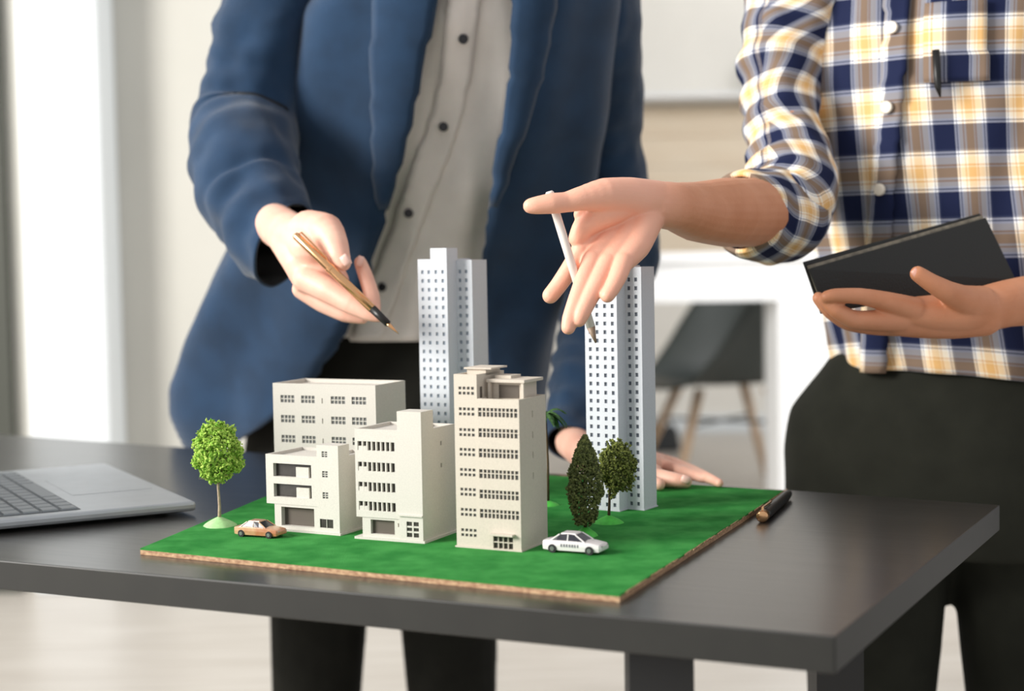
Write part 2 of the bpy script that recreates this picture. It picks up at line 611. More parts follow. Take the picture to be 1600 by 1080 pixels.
def wavy(pts, n, amp, seed):
    out = []
    for i in range(4):
        a, b_ = pts[i], pts[(i + 1) % 4]
        for j in range(n):
            p = a.lerp(b_, j / n)
            nn = Vector((b_.y - a.y, a.x - b_.x, 0)).normalized()
            out.append(p + nn * amp * noise.noise(Vector((j * 0.35 + i * 9, seed, 0))))
    return out


MB().poly_prism([p.to_2d() for p in wavy(b_pts, 20, 0.0006, 3)], 0.7502, 0.7545).build('wood_layer', M['board'], bd, True)
mbt = MB()
edge = wavy(b_pts, 24, 0.0012, 8)
mbt.poly_prism([p.to_2d() for p in edge], 0.7545, 0.756)
mbt.build('turf', M['turf'], bd, True)
# frayed wood chips along the right edge
mbc = MB()
random.seed(2)
for i in range(60):
    p = b_pts[1].lerp(b_pts[2], random.random())
    a = (b_pts[2] - b_pts[1]).normalized()
    q = p + a * random.uniform(0.006, 0.02)
    n_ = Vector((a.y, -a.x, 0)) * random.uniform(0.0008, 0.0018)
    mbc.tube([p + n_ + Vector((0, 0, -0.0004)), q + n_ * 0.6 + Vector((0, 0, -0.0002))], [0.0006, 0.0003], 5)
mbc.build('wood_fray', M['board'], bd, True)['kind'] = 'stuff'


# ------------------------------------------------------------------ model buildings
def facade(mb, org, ux, n, W, H, rects, rec=0.0014):
    """A wall with real openings: every rect (x0,x1,z0,z1) is a recess with reveals."""
    org, ux, n = Vector(org), Vector(ux), Vector(n)
    uz = Vector((0, 0, 1))
    xs = sorted({0.0, W, *[r[0] for r in rects], *[r[1] for r in rects]})
    zs = sorted({0.0, H, *[r[2] for r in rects], *[r[3] for r in rects]})

    def q(a, b_, c, d):
        nn = (b_ - a).cross(d - a)
        mb.quad(a, b_, c, d) if nn.dot(n) >= 0 or abs(nn.normalized().dot(n)) < 0.5 else mb.quad(a, d, c, b_)
    for i in range(len(xs) - 1):
        for j in range(len(zs) - 1):
            cx, cz = (xs[i] + xs[i + 1]) / 2, (zs[j] + zs[j + 1]) / 2
            if any(r[0] < cx < r[1] and r[2] < cz < r[3] for r in rects):
                continue
            q(*[org + ux * x + uz * z for x, z in ((xs[i], zs[j]), (xs[i + 1], zs[j]), (xs[i + 1], zs[j + 1]), (xs[i], zs[j + 1]))])
    for x0, x1, z0, z1 in rects:
        c = [(x0, z0), (x1, z0), (x1, z1), (x0, z1)]
        for k_ in range(4):
            a, b_ = c[k_], c[(k_ + 1) % 4]
            A, B = org + ux * a[0] + uz * a[1], org + ux * b_[0] + uz * b_[1]
            mb.quad(A, B, B - n * rec, A - n * rec)


def panes(mb, org, ux, n, rects, rec=0.0014):
    org, ux, n = Vector(org), Vector(ux), Vector(n)
    for x0, x1, z0, z1 in rects:
        a = org - n * rec
        A, B, C_, D = [a + ux * x + Vector((0, 0, z)) for x, z in ((x0, z0), (x1, z0), (x1, z1), (x0, z1))]
        if (B - A).cross(D - A).dot(n) < 0:
            B, D = D, B
        mb.quad(A, B, C_, D)


def block(root, m, x0, x1, y0, y1, z0, z1, front=(), side=(), parapet=0.0, name='wall', rec=0.0014, wall_t=0.0022):
    """One building volume: front and right side with recessed openings, other walls plain, roof inside a parapet. Rects are in block-local x/z."""
    mb = MB()
    facade(mb, (x0, y0, z0), (1, 0, 0), (0, -1, 0), x1 - x0, z1 - z0, list(front), rec)
    facade(mb, (x1, y0, z0), (0, 1, 0), (1, 0, 0), y1 - y0, z1 - z0, list(side), rec)
    mb.quad((x0, y1, z0), (x0, y0, z0), (x0, y0, z1), (x0, y1, z1))
    mb.quad((x1, y1, z0), (x0, y1, z0), (x0, y1, z1), (x1, y1, z1))
    t = wall_t
    zr = z1 - parapet
    if parapet:
        o_, i_ = [(x0, y0), (x1, y0), (x1, y1), (x0, y1)], [(x0 + t, y0 + t), (x1 - t, y0 + t), (x1 - t, y1 - t), (x0 + t, y1 - t)]
        for k_ in range(4):
            a, b_, c, d = o_[k_], o_[(k_ + 1) % 4], i_[(k_ + 1) % 4], i_[k_]
            mb.quad((*a, z1), (*b_, z1), (*c, z1), (*d, z1))
            mb.quad((*d, z1), (*c, z1), (*c, zr), (*d, zr))
    w = mb.build(name, m, root)
    r = MB().quad((x0 + (t if parapet else 0), y0 + (t if parapet else 0), zr), (x1 - (t if parapet else 0), y0 + (t if parapet else 0), zr),
                  (x1 - (t if parapet else 0), y1 - (t if parapet else 0), zr), (x0 + (t if parapet else 0), y1 - (t if parapet else 0), zr))
    r.build('roof', m, root)
    return w


def window(root, mesh_cache, m, m_bar, x, y, z, w, h, cols, rows_, bar=0.0005, rec=0.0014, name='window'):
    """A recessed pane with its bars as a sub-part, sharing mesh data between alike windows."""
    key = (round(w, 5), round(h, 5), cols, rows_, m.name)
    if key not in mesh_cache:
        a = MB().box(0, w, rec - 0.0002, rec + 0.0003, 0, h).mesh('window')
        a.materials.append(m)
        b_ = MB()
        for i in range(1, cols):
            b_.box(w * i / cols - bar / 2, w * i / cols + bar / 2, 0.0003, rec, 0, h)
        for j in range(1, rows_):
            b_.box(0, w, 0.0004, rec, h * j / rows_ - bar / 2, h * j / rows_ + bar / 2)
        bm_ = b_.mesh('mullion') if b_.v else None
        if bm_:
            bm_.materials.append(m_bar)
        mesh_cache[key] = (a, bm_)
    a, b_ = mesh_cache[key]
    o = bpy.data.objects.new(name, a)
    COL.objects.link(o)
    o.parent = root
    o.location = (x, y, z)
    if b_:
        c = bpy.data.objects.new('mullion', b_)
        COL.objects.link(c)
        c.parent = o
    return o


def at_base(px_, py_):
    p = T(px_, py_, bz)
    return (p.x, p.y, bz)


cache = {}
YAW = math.radians(-26.5)

# --- A: broad four-storey block at the back left
A = thing('model_building', 'broad flat pale model block at the back left with three window rows', 'model building', at_base(431, 789), math.radians(-25), 'model buildings on the green board')
W_, D_, H_ = 0.127, 0.064, 0.132
cols = [(0.0096, 0.027), (0.0357, 0.0525), (0.0725, 0.090), (0.098, 0.1155)]
rz_ = [0.1115, 0.090, 0.0685, 0.047, 0.0255]
fr = [(a, b_, z, z + 0.0078) for z in rz_ for a, b_ in cols]
sm = [(0.0612, 0.0624, z, z + 0.0055) for z in rz_]
block(A, M['plaster'], 0, W_, 0, D_, 0, H_, fr + sm, [], parapet=0.004)
for a, b_, z0, z1 in fr:
    window(A, cache, M['dark_grey'], M['plaster'], a, 0, z0, b_ - a, z1 - z0, 4, 2, bar=0.0009)
mb = MB()
panes(mb, (0, 0, 0), (1, 0, 0), (0, -1, 0), sm)
mb.build('slit_window', M['dark_grey'], A)['kind'] = 'stuff'

# --- B: small building with two balconies and a garage
B = thing('model_building', 'small low pale model house with garage opening, behind the gold toy car', 'model building', at_base(430, 828), math.radians(-28), 'model buildings on the green board')
M_ = M['plaster']
block(B, M_, 0.0, 0.052, 0, 0.06, 0, 0.026, [(0.008, 0.047, 0.005, 0.0235)], [], name='ground_wall', rec=0.006)
window(B, cache, M['interior'], M_, 0.008, 0, 0.005, 0.039, 0.0185, 1, 1, rec=0.006, name='garage_opening')
up = [(0.009, 0.054, 0.007, 0.020), (0.009, 0.054, 0.027, 0.040)]
block(B, M_, -0.009, 0.052, -0.0005, 0.06, 0.026, 0.0745, up, [], parapet=0.003, name='upper_wall', rec=0.005)
for a, b_, z0, z1 in up:
    w = window(B, cache, M['dark'], M_, a - 0.009, -0.0005, z0 + 0.026, b_ - a, z1 - z0, 1, 1, rec=0.005, name='balcony_opening')
    MB().box(0.026, 0.041, 0.0015, 0.004, 0, z1 - z0 - 0.003).build('balcony_door', M['plaster'], w)
tw = [(0.006, 0.0125, 0.0345, 0.0405), (0.006, 0.0125, 0.055, 0.061), (0.006, 0.0125, 0.0745, 0.080), (0.002, 0.0175, 0.006, 0.0145)]
block(B, M_, 0.052, 0.077, -0.0008, 0.018, 0, 0.086, tw, [], name='stair_tower')
for a, b_, z0, z1 in tw[:3]:
    window(B, cache, M['dark_grey'], M_, a + 0.052, -0.0008, z0, b_ - a, z1 - z0, 2, 3, bar=0.0006)
window(B, cache, M['dark'], M_, 0.054, -0.0008, 0.006, 0.0155, 0.0085, 2, 1)
sd = [(0.012, 0.0145, z, z + 0.005) for z in (0.034, 0.056)]
block(B, M_, 0.052, 0.077, 0.018, 0.06, 0, 0.0745, [], sd, parapet=0.003, name='side_wall')
mb = MB()
panes(mb, (0.077, 0.018, 0), (0, 1, 0), (1, 0, 0), sd)
mb.build('slit_window', M['dark_grey'], B)['kind'] = 'stuff'
MB().box(-0.003, 0.079, -0.003, 0.062, 0, 0.0018).build('base_plate', M_, B)

# --- C: middle building with stair tower and ribbon windows
C_ = thing('model_building', 'middle pale model building with four slotted window ribbons and stair tower', 'model building', at_base(567, 842), math.radians(-26), 'model buildings on the green board')
MB().box(-0.008, 0.068, -0.002, 0.066, 0, 0.0022).build('base_plate', M_, C_)
g = [(0.009, 0.035, 0.0035, 0.017), (0.0385, 0.0415, 0.0115, 0.0150)]
block(C_, M_, 0, 0.0405, 0, 0.064, 0.002, 0.021, [(a, min(b_, 0.0404), z0, z1) for a, b_, z0, z1 in g], name='ground_wall', rec=0.004)
window(C_, cache, M['interior'], M_, 0.009, 0, 0.0055, 0.026, 0.0135, 1, 1, rec=0.004, name='shop_opening')
window(C_, cache, M['dark'], M_, 0.0385, 0, 0.0135, 0.0019, 0.0035, 1, 1, rec=0.003, name='vent')
rb = [(0.003, 0.043, z - 0.00425, z + 0.00425) for z in (0.0107, 0.0290, 0.0480, 0.0675)]
block(C_, M_, -0.006, 0.0405, -0.0008, 0.064, 0.021, 0.1044, [(a, b_, z0, z1) for a, b_, z0, z1 in [(r[0], r[1], r[2], r[3]) for r in rb]], parapet=0.003, name='upper_wall', rec=0.003)
for a, b_, z0, z1 in rb:
    w = window(C_, cache, M['dark'], M_, a - 0.006, -0.0008, z0 + 0.021, b_ - a, z1 - z0, 8, 1, bar=0.0015, rec=0.003, name='ribbon_window')
    MB().box(0.0005, 0.009, 0.0004, 0.003, 0, 0.004).build('balcony_front', M_, w)
gw = [(0.008, 0.021, 0.003, 0.0175)]
block(C_, M_, 0.0405, 0.066, -0.0012, 0.022, 0.002, 0.122, gw, name='stair_tower')
window(C_, cache, M['dark'], M_, 0.0485, -0.0012, 0.005, 0.013, 0.0145, 2, 3, bar=0.0016)
MB().box(0.0405, 0.0662, -0.003, 0.001, 0.0245, 0.0258).build('ledge', M_, C_)
sd = [(0.013, 0.016, z, z + 0.004) for z in (0.085, 0.064)]
block(C_, M_, 0.0405, 0.066, 0.022, 0.064, 0.002, 0.1044, [], sd, parapet=0.003, name='side_wall')
mb = MB()
panes(mb, (0.066, 0.022, 0.002), (0, 1, 0), (1, 0, 0), sd)
mb.build('slit_window', M['dark_grey'], C_)['kind'] = 'stuff'

# --- D: tall front office building
D = thing('model_building', 'tall warm beige model office block in front, beside the white toy car', 'model building', at_base(714, 854.5), math.radians(-27), 'model buildings on the green board')
M_ = M['plaster_warm']
lr = []
for z in (0.1432, 0.1243, 0.1054, 0.0874, 0.0690, 0.0510, 0.0325, 0.0138):
    for dz in (0.0022, -0.0024):
        for i in range(4):
            x = 0.0048 + i * 0.0043
            lr.append((x, x + 0.0030, z + dz - 0.0012, z + dz + 0.0014))
block(D, M_, 0, 0.0235, 0, 0.054, 0, 0.158, lr, [], name='left_wing_wall', parapet=0.002)
mb = MB()
panes(mb, (0, 0, 0), (1, 0, 0), (0, -1, 0), lr)
mb.build('small_window', M['dark_grey'], D)['kind'] = 'stuff'
rw = [(0.0012, 0.0408, z - 0.004, z + 0.004) for z in (0.1242, 0.1056, 0.0873, 0.0684, 0.0500, 0.0324)]
dr = (0.0143, 0.0342, 0.0015, 0.0128)
sl = [(0.026, 0.0275, z, z + 0.006) for z in (0.118, 0.099, 0.081, 0.062)]
block(D, M_, 0.0235, 0.066, -0.0005, 0.054, 0, 0.1364, rw + [dr], sl, parapet=0.003, name='main_wall', rec=0.0022)
for a, b_, z0, z1 in rw:
    window(D, cache, M['dark_grey'], M_, a + 0.0235, -0.0005, z0, b_ - a, z1 - z0, 10, 1, bar=0.0011, rec=0.0022, name='ribbon_window')
    MB().box(a + 0.0235, b_ + 0.0235, -0.0002, 0.0012, z0 + 0.0042, z0 + 0.005).build('window_rail', M_, D)
window(D, cache, M['dark'], M_, dr[0] + 0.0235, -0.0005, dr[2], dr[1] - dr[0], dr[3] - dr[2], 4, 2, bar=0.0009, rec=0.0022, name='entrance_door')
MB().box(0.0365, 0.0600, -0.006, 0.0, 0.0135, 0.0155).build('canopy', M_, D, bevel=0.0003)
mb = MB()
panes(mb, (0.066, -0.0005, 0), (0, 1, 0), (1, 0, 0), sl, 0.002)
mb.build('slit_window', M['interior'], D)['kind'] = 'stuff'
MB().box(0.0285, 0.0600, 0.020, 0.048, 0.133, 0.150).build('penthouse', M_, D)
MB().box(0.0265, 0.0650, 0.013, 0.052, 0.150, 0.1528).build('penthouse_roof', M_, D, bevel=0.0003)
for x in (0.0275, 0.061):
    MB().box(x, x + 0.0025, 0.014, 0.017, 0.134, 0.150).build('penthouse_pillar', M_, D)
MB().box(0.036, 0.056, 0.0194, 0.0202, 0.1355, 0.1475).build('penthouse_screen', M['interior'], D)
MB().box(0.0285, 0.045, 0.026, 0.046, 0.1528, 0.1555).build('roof_hatch', M_, D)
MB().box(0.004, 0.0235, 0.018, 0.046, 0.156, 0.1615).box(0.002, 0.030, 0.016, 0.048, 0.1615, 0.163).build('roof_cabin', M_, D)
MB().box(0.0236, 0.0240, 0.006, 0.0095, 0.1365, 0.1465).build('roof_door', M['interior'], D)
MB().box(-0.001, 0.067, -0.0015, 0.055, 0, 0.0014).build('base_plate', M_, D)


# --- E and F: the two tall towers
def tower(name_label, loc, yaw, H, pitch, wm, st=0.019, wd=0.052, ww=0.0585):
    t = thing('model_tower', name_label, 'model tower', loc, yaw, 'tall model towers')
    m = M['plaster_cool']
    n = int((H - 0.010) / pitch)
    rows_ = [H - 0.0145 - pitch * i for i in range(n)]
    w1 = [(x, x + 0.0034, z - 0.0018, z + 0.0022) for z in rows_ for x in (0.0045, 0.0128)]
    w2 = [(x, x + 0.0034, z - 0.0018, z + 0.0022) for z in rows_ for x in (0.0052, 0.0140)]
    block(t, m, 0, 0.0175, 0, 0.050, 0, H, w1, [], name='wall', parapet=0.002)
    block(t, m, 0.0175, 0.0385, -0.0012, 0.022, 0, H + 0.012, w2, [], name='core_wall')
    block(t, m, 0.0175, 0.0385, 0.022, 0.050, 0, H, [], [], name='wall', parapet=0.002)
    w3 = [(x, x + 0.0034, z - 0.0018, z + 0.0022) for z in rows_ for x in (0.0028, 0.0110)]
    block(t, m, 0.0385, ww, st, wd, 0, H - 0.0015, w3, [], name='wing_wall', parapet=0.002)
    mb = MB()
    panes(mb, (0, 0, 0), (1, 0, 0), (0, -1, 0), w1)
    panes(mb, (0.0175, -0.0012, 0), (1, 0, 0), (0, -1, 0), w2)
    panes(mb, (0.0385, st, 0), (1, 0, 0), (0, -1, 0), w3)
    mb.build('small_window', wm, t)['kind'] = 'stuff'
    MB().box(-0.001, 0.0395, -0.002, 0.051, 0, 0.0012).box(0.0385, ww + 0.001, st - 0.001, wd + 0.001, 0, 0.0012).build('base_plate', m, t)
    return t


tower('left tall white model tower rising behind the front office block', at_base(660, 771), math.radians(-29), 0.262, 0.0098, M['blue_grey'])
tower('right tall white model tower under the open hand, behind two dark trees', at_base(918, 795), math.radians(-33), 0.252, 0.0089, M['slate_grey'], 0.0165, 0.045, 0.0575)


# ------------------------------------------------------------------ model trees
def leaf_cloud(n, fn, size, seed, jitter=0.5):
    random.seed(seed)
    mb = MB()
    for i in range(n):
        p, r = fn()
        a = Vector((random.gauss(0, 1), random.gauss(0, 1), random.gauss(0, 1))).normalized()
        b_ = a.orthogonal().normalized()
        b_.rotate(Matrix.Rotation(random.uniform(0, 6.28), 3, a))
        s_ = size * random.uniform(0.7, 1.3)
        c = a.cross(b_)
        q = len(mb.v)
        mb.v += [tuple(p + b_ * s_), tuple(p + c * s_ * 0.7), tuple(p - b_ * s_), tuple(p - c * s_ * 0.7), tuple(p + a * s_ * 0.5), tuple(p - a * s_ * 0.5)]
        mb.f += [(q, q + 1, q + 4), (q + 1, q + 2, q + 4), (q + 2, q + 3, q + 4), (q + 3, q, q + 4), (q + 1, q, q + 5), (q + 2, q + 1, q + 5), (q + 3, q + 2, q + 5), (q, q + 3, q + 5)]
    return mb


def mound(root, m, r, h, sx=1.0):
    rows = []
    for i in range(7):
        s_ = i / 6
        rows.append([(r * sx * (1 - s_ ** 1.3) * math.cos(a) * (1 + 0.12 * math.sin(3 * a)) + 0.0, r * (1 - s_ ** 1.3) * math.sin(a), h * s_) for a in [2 * math.pi * k / 16 for k in range(16)]])
    MB().grid(rows, closed=True).build('base_mound', m, root, smooth=True)


# bright round tree at the left
tp = T(343, 822, bz)
t1 = thing('model_tree', 'bright green round-crowned model tree at the left edge of the board', 'model tree', (tp.x, tp.y, bz), 0, 'model trees on the green board')
mound(t1, M['mound_pale'], 0.015, 0.010, 1.1)
MB().tube([(0, 0, 0.002), (0.0006, 0, 0.02), (-0.0004, 0, 0.042), (0.001, 0, 0.062)], [0.0020, 0.0015, 0.0012, 0.0009], 8).build('trunk', M['bark'], t1, smooth=True)
mb = MB()
random.seed(9)
for i in range(26):
    a, e = random.uniform(0, 6.28), random.uniform(0.1, 1.4)
    l = random.uniform(0.014, 0.021)
    d = Vector((math.cos(a) * math.cos(e), math.sin(a) * math.cos(e), math.sin(e)))
    p0 = Vector((0, 0, random.uniform(0.040, 0.060)))
    mb.tube([p0, p0 + d * l], [0.0007, 0.0003], 5)
mb.build('branch', M['bark'], t1)['kind'] = 'stuff'


def f1():
    while True:
        v = Vector((random.gauss(0, 1), random.gauss(0, 1), random.gauss(0, 1))).normalized()
        if random.random() < 0.25 and v.z < -0.5: continue
        rr = 0.72 + 0.28 * random.random()
        s_ = 0.86 + 0.22 * noise.noise(v * 2.6)
        return Vector((v.x * 0.0262 * rr * s_ * 1.1, v.y * 0.024 * rr * s_ * 1.1, 0.071 + v.z * (0.0385 if v.z > 0 else 0.032) * rr * s_)), 1


leaf_cloud(3000, f1, 0.0023, 4).build('foliage', M['leaf_bright'], t1)['kind'] = 'stuff'

# dark cone tree
tp = T(915, 838, bz)
t2 = thing('model_tree', 'dark green cone-shaped model tree just behind the white toy car', 'model tree', (tp.x, tp.y, bz), 0, 'model trees on the green board')
mound(t2, M['mound'], 0.009, 0.010, 1.3)
MB().tube([(0, 0, 0.002), (0, 0, 0.045), (0, 0, 0.086)], [0.0018, 0.0014, 0.0006], 8).build('trunk', M['bark_dark'], t2, smooth=True)


def f2():
    h = random.random() ** 0.85
    prof = [(0, .008), (.15, .0125), (.4, .0165), (.6, .0150), (.8, .0095), (1, .0014)]
    r = np.interp(h, [a for a, _ in prof], [b for _, b in prof])
    a = random.uniform(0, 6.28)
    r *= (0.72 + 0.33 * random.random()) * (1 + 0.2 * noise.noise(Vector((math.cos(a) * 2, math.sin(a) * 2, h * 7))))
    return Vector((r * math.cos(a) + 0.001 * (h - .4), r * math.sin(a), 0.011 + h * 0.084)), 1


leaf_cloud(3800, f2, 0.0018, 11).build('foliage', M['leaf_dark'], t2)['kind'] = 'stuff'

# dark round tree
tp = T(951, 818, bz)
t3 = thing('model_tree', 'dark olive round-crowned model tree in front of the right tower', 'model tree', (tp.x, tp.y, bz), 0, 'model trees on the green board')
mound(t3, M['mound'], 0.010, 0.009, 1.5)
MB().tube([(0, 0, 0.002), (0.001, 0, 0.02), (0.002, 0, 0.05)], [0.0016, 0.0013, 0.001], 8).build('trunk', M['bark_dark'], t3, smooth=True)


def f3():
    v = Vector((random.gauss(0, 1), random.gauss(0, 1), random.gauss(0, 1))).normalized()
    rr = 0.6 + 0.4 * random.random()
    s_ = 0.9 + 0.35 * noise.noise(v * 2.2 + Vector((3, 0, 0)))
    return Vector((0.0085 + v.x * 0.0205 * rr * s_, v.y * 0.019 * rr * s_, 0.055 + v.z * 0.0285 * rr * s_)), 1


leaf_cloud(3200, f3, 0.0019, 21).build('foliage', M['leaf_olive'], t3)['kind'] = 'stuff'

# slim palm behind the office block
tp = T(856, 790, bz)
t4 = thing('model_tree', 'slim dark model palm partly hidden behind the front office block', 'model tree', (tp.x, tp.y, bz), 0, 'model trees on the green board')
mound(t4, M['mound'], 0.010, 0.006, 1.2)
MB().tube([(0, 0, 0.001), (0.0008, 0, 0.045), (-0.001, 0, 0.098)], [0.0020, 0.0013, 0.0011], 8).build('trunk', M['bark_dark'], t4, smooth=True)
mb = MB()
random.seed(12)
for i in range(22):
    a = random.uniform(0, 6.28)
    l = random.uniform(0.016, 0.024)
    up_ = random.uniform(-0.2, 0.9)
    pts = []
    for j in range(6):
        s_ = j / 5
        pts.append(Vector((math.cos(a) * l * s_, math.sin(a) * l * s_, 0.098 + l * (up_ * s_ - 0.9 * s_ * s_))))
    side = Vector((-math.sin(a), math.cos(a), 0))
    for j in range(5):
        w0, w1_ = 0.0035 * math.sin(math.pi * (j / 5) * 0.9 + 0.2), 0.0035 * math.sin(math.pi * ((j + 1) / 5) * 0.9 + 0.2)
        if j == 4: w1_ = 0.0002
        for sg in (-1, 1):
            mb.quad(pts[j], pts[j + 1], pts[j + 1] + side * sg * w1_ + Vector((0, 0, -0.0012)), pts[j] + side * sg * w0 + Vector((0, 0, -0.0012)))
mb.build('frond', M['leaf_palm'], t4)['kind'] = 'stuff'


# ------------------------------------------------------------------ toy cars
def toy_car(label, p, rz, L, paint, glass, lettering):
    t = thing('toy_car', label, 'toy car', (p.x, p.y, bz), rz, 'toy cars on the green board')
    k_ = L / 0.05
    # body loft: stations along x, each a cross-section from sill to bonnet or boot
    st = [(-0.0250, .0030, .0075, .0070), (-0.0240, .0022, .0092, .0088), (-0.0190, .0020, .0098, .0096), (-0.0120, .0020, .0100, .0099), (0.0, .0020, .0100, .0100), (0.0090, .0020, .0098, .0099),
          (0.0170, .0020, .0088, .0096), (0.0230, .0022, .0078, .0090), (0.0250, .0032, .0062, .0074)]
    rows = []
    for x, zb, zt, hw in st:
        zm = (zb + zt) / 2
        pr_ = [(-hw * .94, zb), (-hw, zm), (-hw * .97, zt * .95), (-hw * .80, zt), (0, zt * 1.04), (hw * .80, zt), (hw * .97, zt * .95), (hw, zm), (hw * .94, zb), (0, zb)]
        rows.append([(x * k_, y * k_, z * k_) for y, z in pr_])
    mb = MB().grid(rows, closed=True)
    n = 10
    mb.f += [tuple(range(n)), tuple(range(n * (len(rows) - 1) + n - 1, n * (len(rows) - 1) - 1, -1))]
    o = mb.build('body', paint, t, smooth=False, recalc=True, bevel=0.0003 * k_)
    # greenhouse
    gh = []
    for x, hw, z in ((-0.0175, .0085, .0094), (-0.0105, .0070, .0142), (-0.0030, .0071, .0148), (0.0030, .0070, .0143), (0.0115, .0085, .0092)):
        gh.append([(x * k_, -hw * k_, z * k_), (x * k_, -hw * k_ * 0.6, z * k_ * 1.01), (x * k_, hw * k_ * 0.6, z * k_ * 1.01), (x * k_, hw * k_, z * k_)])
    base = [(x * k_, z * k_) for x, z in ((-0.0175, .009), (0.0115, .009))]
    mb = MB()
    mb.grid([[(p_[0], p_[1] * 0.985, p_[2]) for p_ in r_] for r_ in gh])
    for sgn in (0, 3):
        top_ = [gh[i][sgn] for i in range(5)]
        bot_ = [(top_[i][0] if i in (0, 4) else top_[i][0] * 1.25, math.copysign(.0088 * k_, top_[i][1]), .0090 * k_) for i in range(5)]
        mb.grid([[(a[0], a[1] * 0.985, a[2]) for a in top_], bot_])
    mb.build('windows', glass, t, recalc=True)
    mb = MB().box(-0.0098 * k_, 0.0030 * k_, -0.0062 * k_, 0.0062 * k_, .0143 * k_, .0154 * k_, 0.0006)
    mb.build('roof', paint, t)
    mb = MB()
    for sgn in (-1, 1):
        for xa, xb in ((-0.0175, -0.0102), (0.0115, 0.0030), (-0.0030, -0.0030)):
            mb.tube([(xa * k_, sgn * .0088 * k_, .0092 * k_), (xb * k_, sgn * .0069 * k_, .0145 * k_)], [0.0006 * k_] * 2, 6)
    mb.build('window_pillar', paint, t)
    for sx in (-0.0155, 0.0155):
        for sy in (-1, 1):
            w = MB().tube([(sx * k_, sy * .0078 * k_, .0034 * k_), (sx * k_, sy * .0103 * k_, .0034 * k_)], [.0034 * k_] * 2, 16).build('wheel', M['tyre'], t)
            MB().tube([(sx * k_, sy * .0104 * k_, .0034 * k_), (sx * k_, sy * .0107 * k_, .0034 * k_)], [.0018 * k_] * 2, 12).build('hub', M['hub'], w)
    MB().box(0.0236 * k_, 0.0249 * k_, -0.0072 * k_, -0.0045 * k_, .0050 * k_, .0068 * k_).box(0.0236 * k_, 0.0249 * k_, 0.0045 * k_, 0.0072 * k_, .0050 * k_, .0068 * k_).build('headlight', M['hub'], t)
    if lettering:
        mb = MB()
        random.seed(3)
        for i in range(7):
            x = -0.0085 + i * 0.0023
            mb.box(x * k_, (x + random.uniform(.0012, .0018)) * k_, -0.01012 * k_, -0.0099 * k_, .0052 * k_, .0074 * k_)
        mb.build('lettering', M['letter'], t)
    return t


ca, cb = T(363, 838, bz), T(434, 843, bz)
toy_car('gold and copper toy car by the small model house', (ca + cb) / 2 + Vector((0.004, 0.009, 0)), math.radians(-24), 0.050, M['car_gold'], M['glass_dark'], False)
ca, cb = T(848, 862, bz), T(942, 869, bz)
toy_car('white toy car with grey side lettering by the beige office block', (ca + cb) / 2 + Vector((0.003, 0.009, 0)), math.radians(-25), 0.057, M['car_white'], M['glass_dark'], True)

# ------------------------------------------------------------------ laptop
lp = T(307, 784, 0.764)
ang = math.radians(119)
lt = thing('laptop', 'open silver laptop at the left end of the table', 'laptop', (lp.x, lp.y, 0.75), ang)
# local x runs along the front edge away from the camera, local y towards the hinge (left)
LW, LD = 0.375, 0.262
MB().poly_prism([(0, 0), (LW, 0), (LW, LD), (0, LD)], 0.004, 0.0145).build('base', M['alu'], lt, bevel=0.0035)
MB().box(0.018, LW - 0.018, 0.118, 0.236, 0.0146, 0.0149).build('key_well', M['keywell'], lt)
kw = (LW - 0.042) / 14
km = MB().box(0, kw * 0.86, 0, 0.0165, 0, 0.0016, 0.0006).mesh('key')
km.materials.append(M['key'])
for r_ in range(6):
    for c in range(14):
        if r_ == 0 and 3 < c < 9:
            continue
        o = bpy.data.objects.new('key', km)
        COL.objects.link(o)
        o.parent = lt
        o.location = (0.022 + c * kw, 0.1205 + r_ * 0.0193, 0.0149)
MB().box(0.022 + 4 * kw, 0.022 + 9 * kw - 0.003, 0.1205, 0.137, 0.0149, 0.0165, 0.0006).build('space_bar', M['key'], lt)
MB().box(LW / 2 - 0.068, LW / 2 + 0.068, 0.014, 0.103, 0.0145, 0.01475).build('touchpad', M['alu'], lt, bevel=0.0001)
lid = MB().box(0, LW, 0, 0.007, 0, LD).build('lid', M['alu'], lt, bevel=0.002)
lid.location = (0, LD - 0.002, 0.012)
lid.rotation_euler = (math.radians(-22), 0, 0)
MB().box(0.008, LW - 0.008, -0.0008, 0, 0.012, LD - 0.010).build('screen', M['screen'], lid)
for x in (0.03, LW - 0.03):
    for y in (0.03, LD - 0.03):
        MB().tube([(x, y, 0), (x, y, 0.0045)], [0.006, 0.006], 12).build('rubber_foot', M['black'], lt)

# ------------------------------------------------------------------ pen lying beside the board
pa, pb = T(1190, 808, 0.756), T(1232, 772, 0.756)
dr_ = (pb - pa).normalized()
pn = thing('fountain_pen', 'dark pen with brass end lying beside the right edge of the board', 'pen', (pa.x, pa.y, 0.75))
L_ = (pb - pa).length
MB().tube([pa + dr_ * 0.012, pa + dr_ * 0.02, pb - dr_ * 0.02, pb], [0.0055, 0.006, 0.0055, 0.004], 16).build('barrel', M['black'], pn, True, smooth=True)
MB().tube([pa, pa + dr_ * 0.001, pa + dr_ * 0.012], [0.0045, 0.0058, 0.006], 16).build('brass_end', M['gold'], pn, True, smooth=True)
MB().tube([pa + dr_ * 0.004 + Vector((0, 0, 0.0055)), pa + dr_ * 0.006 + Vector((0, 0, 0.0085)), pa + dr_ * 0.05 + Vector((0, 0, 0.0075))], [0.0012] * 3, 8).build('clip', M['gold'], pn, True)
MB().tube([pb, pb + dr_ * 0.006], [0.004, 0.003], 12).build('end_cap', M['hub'], pn, True, smooth=True)


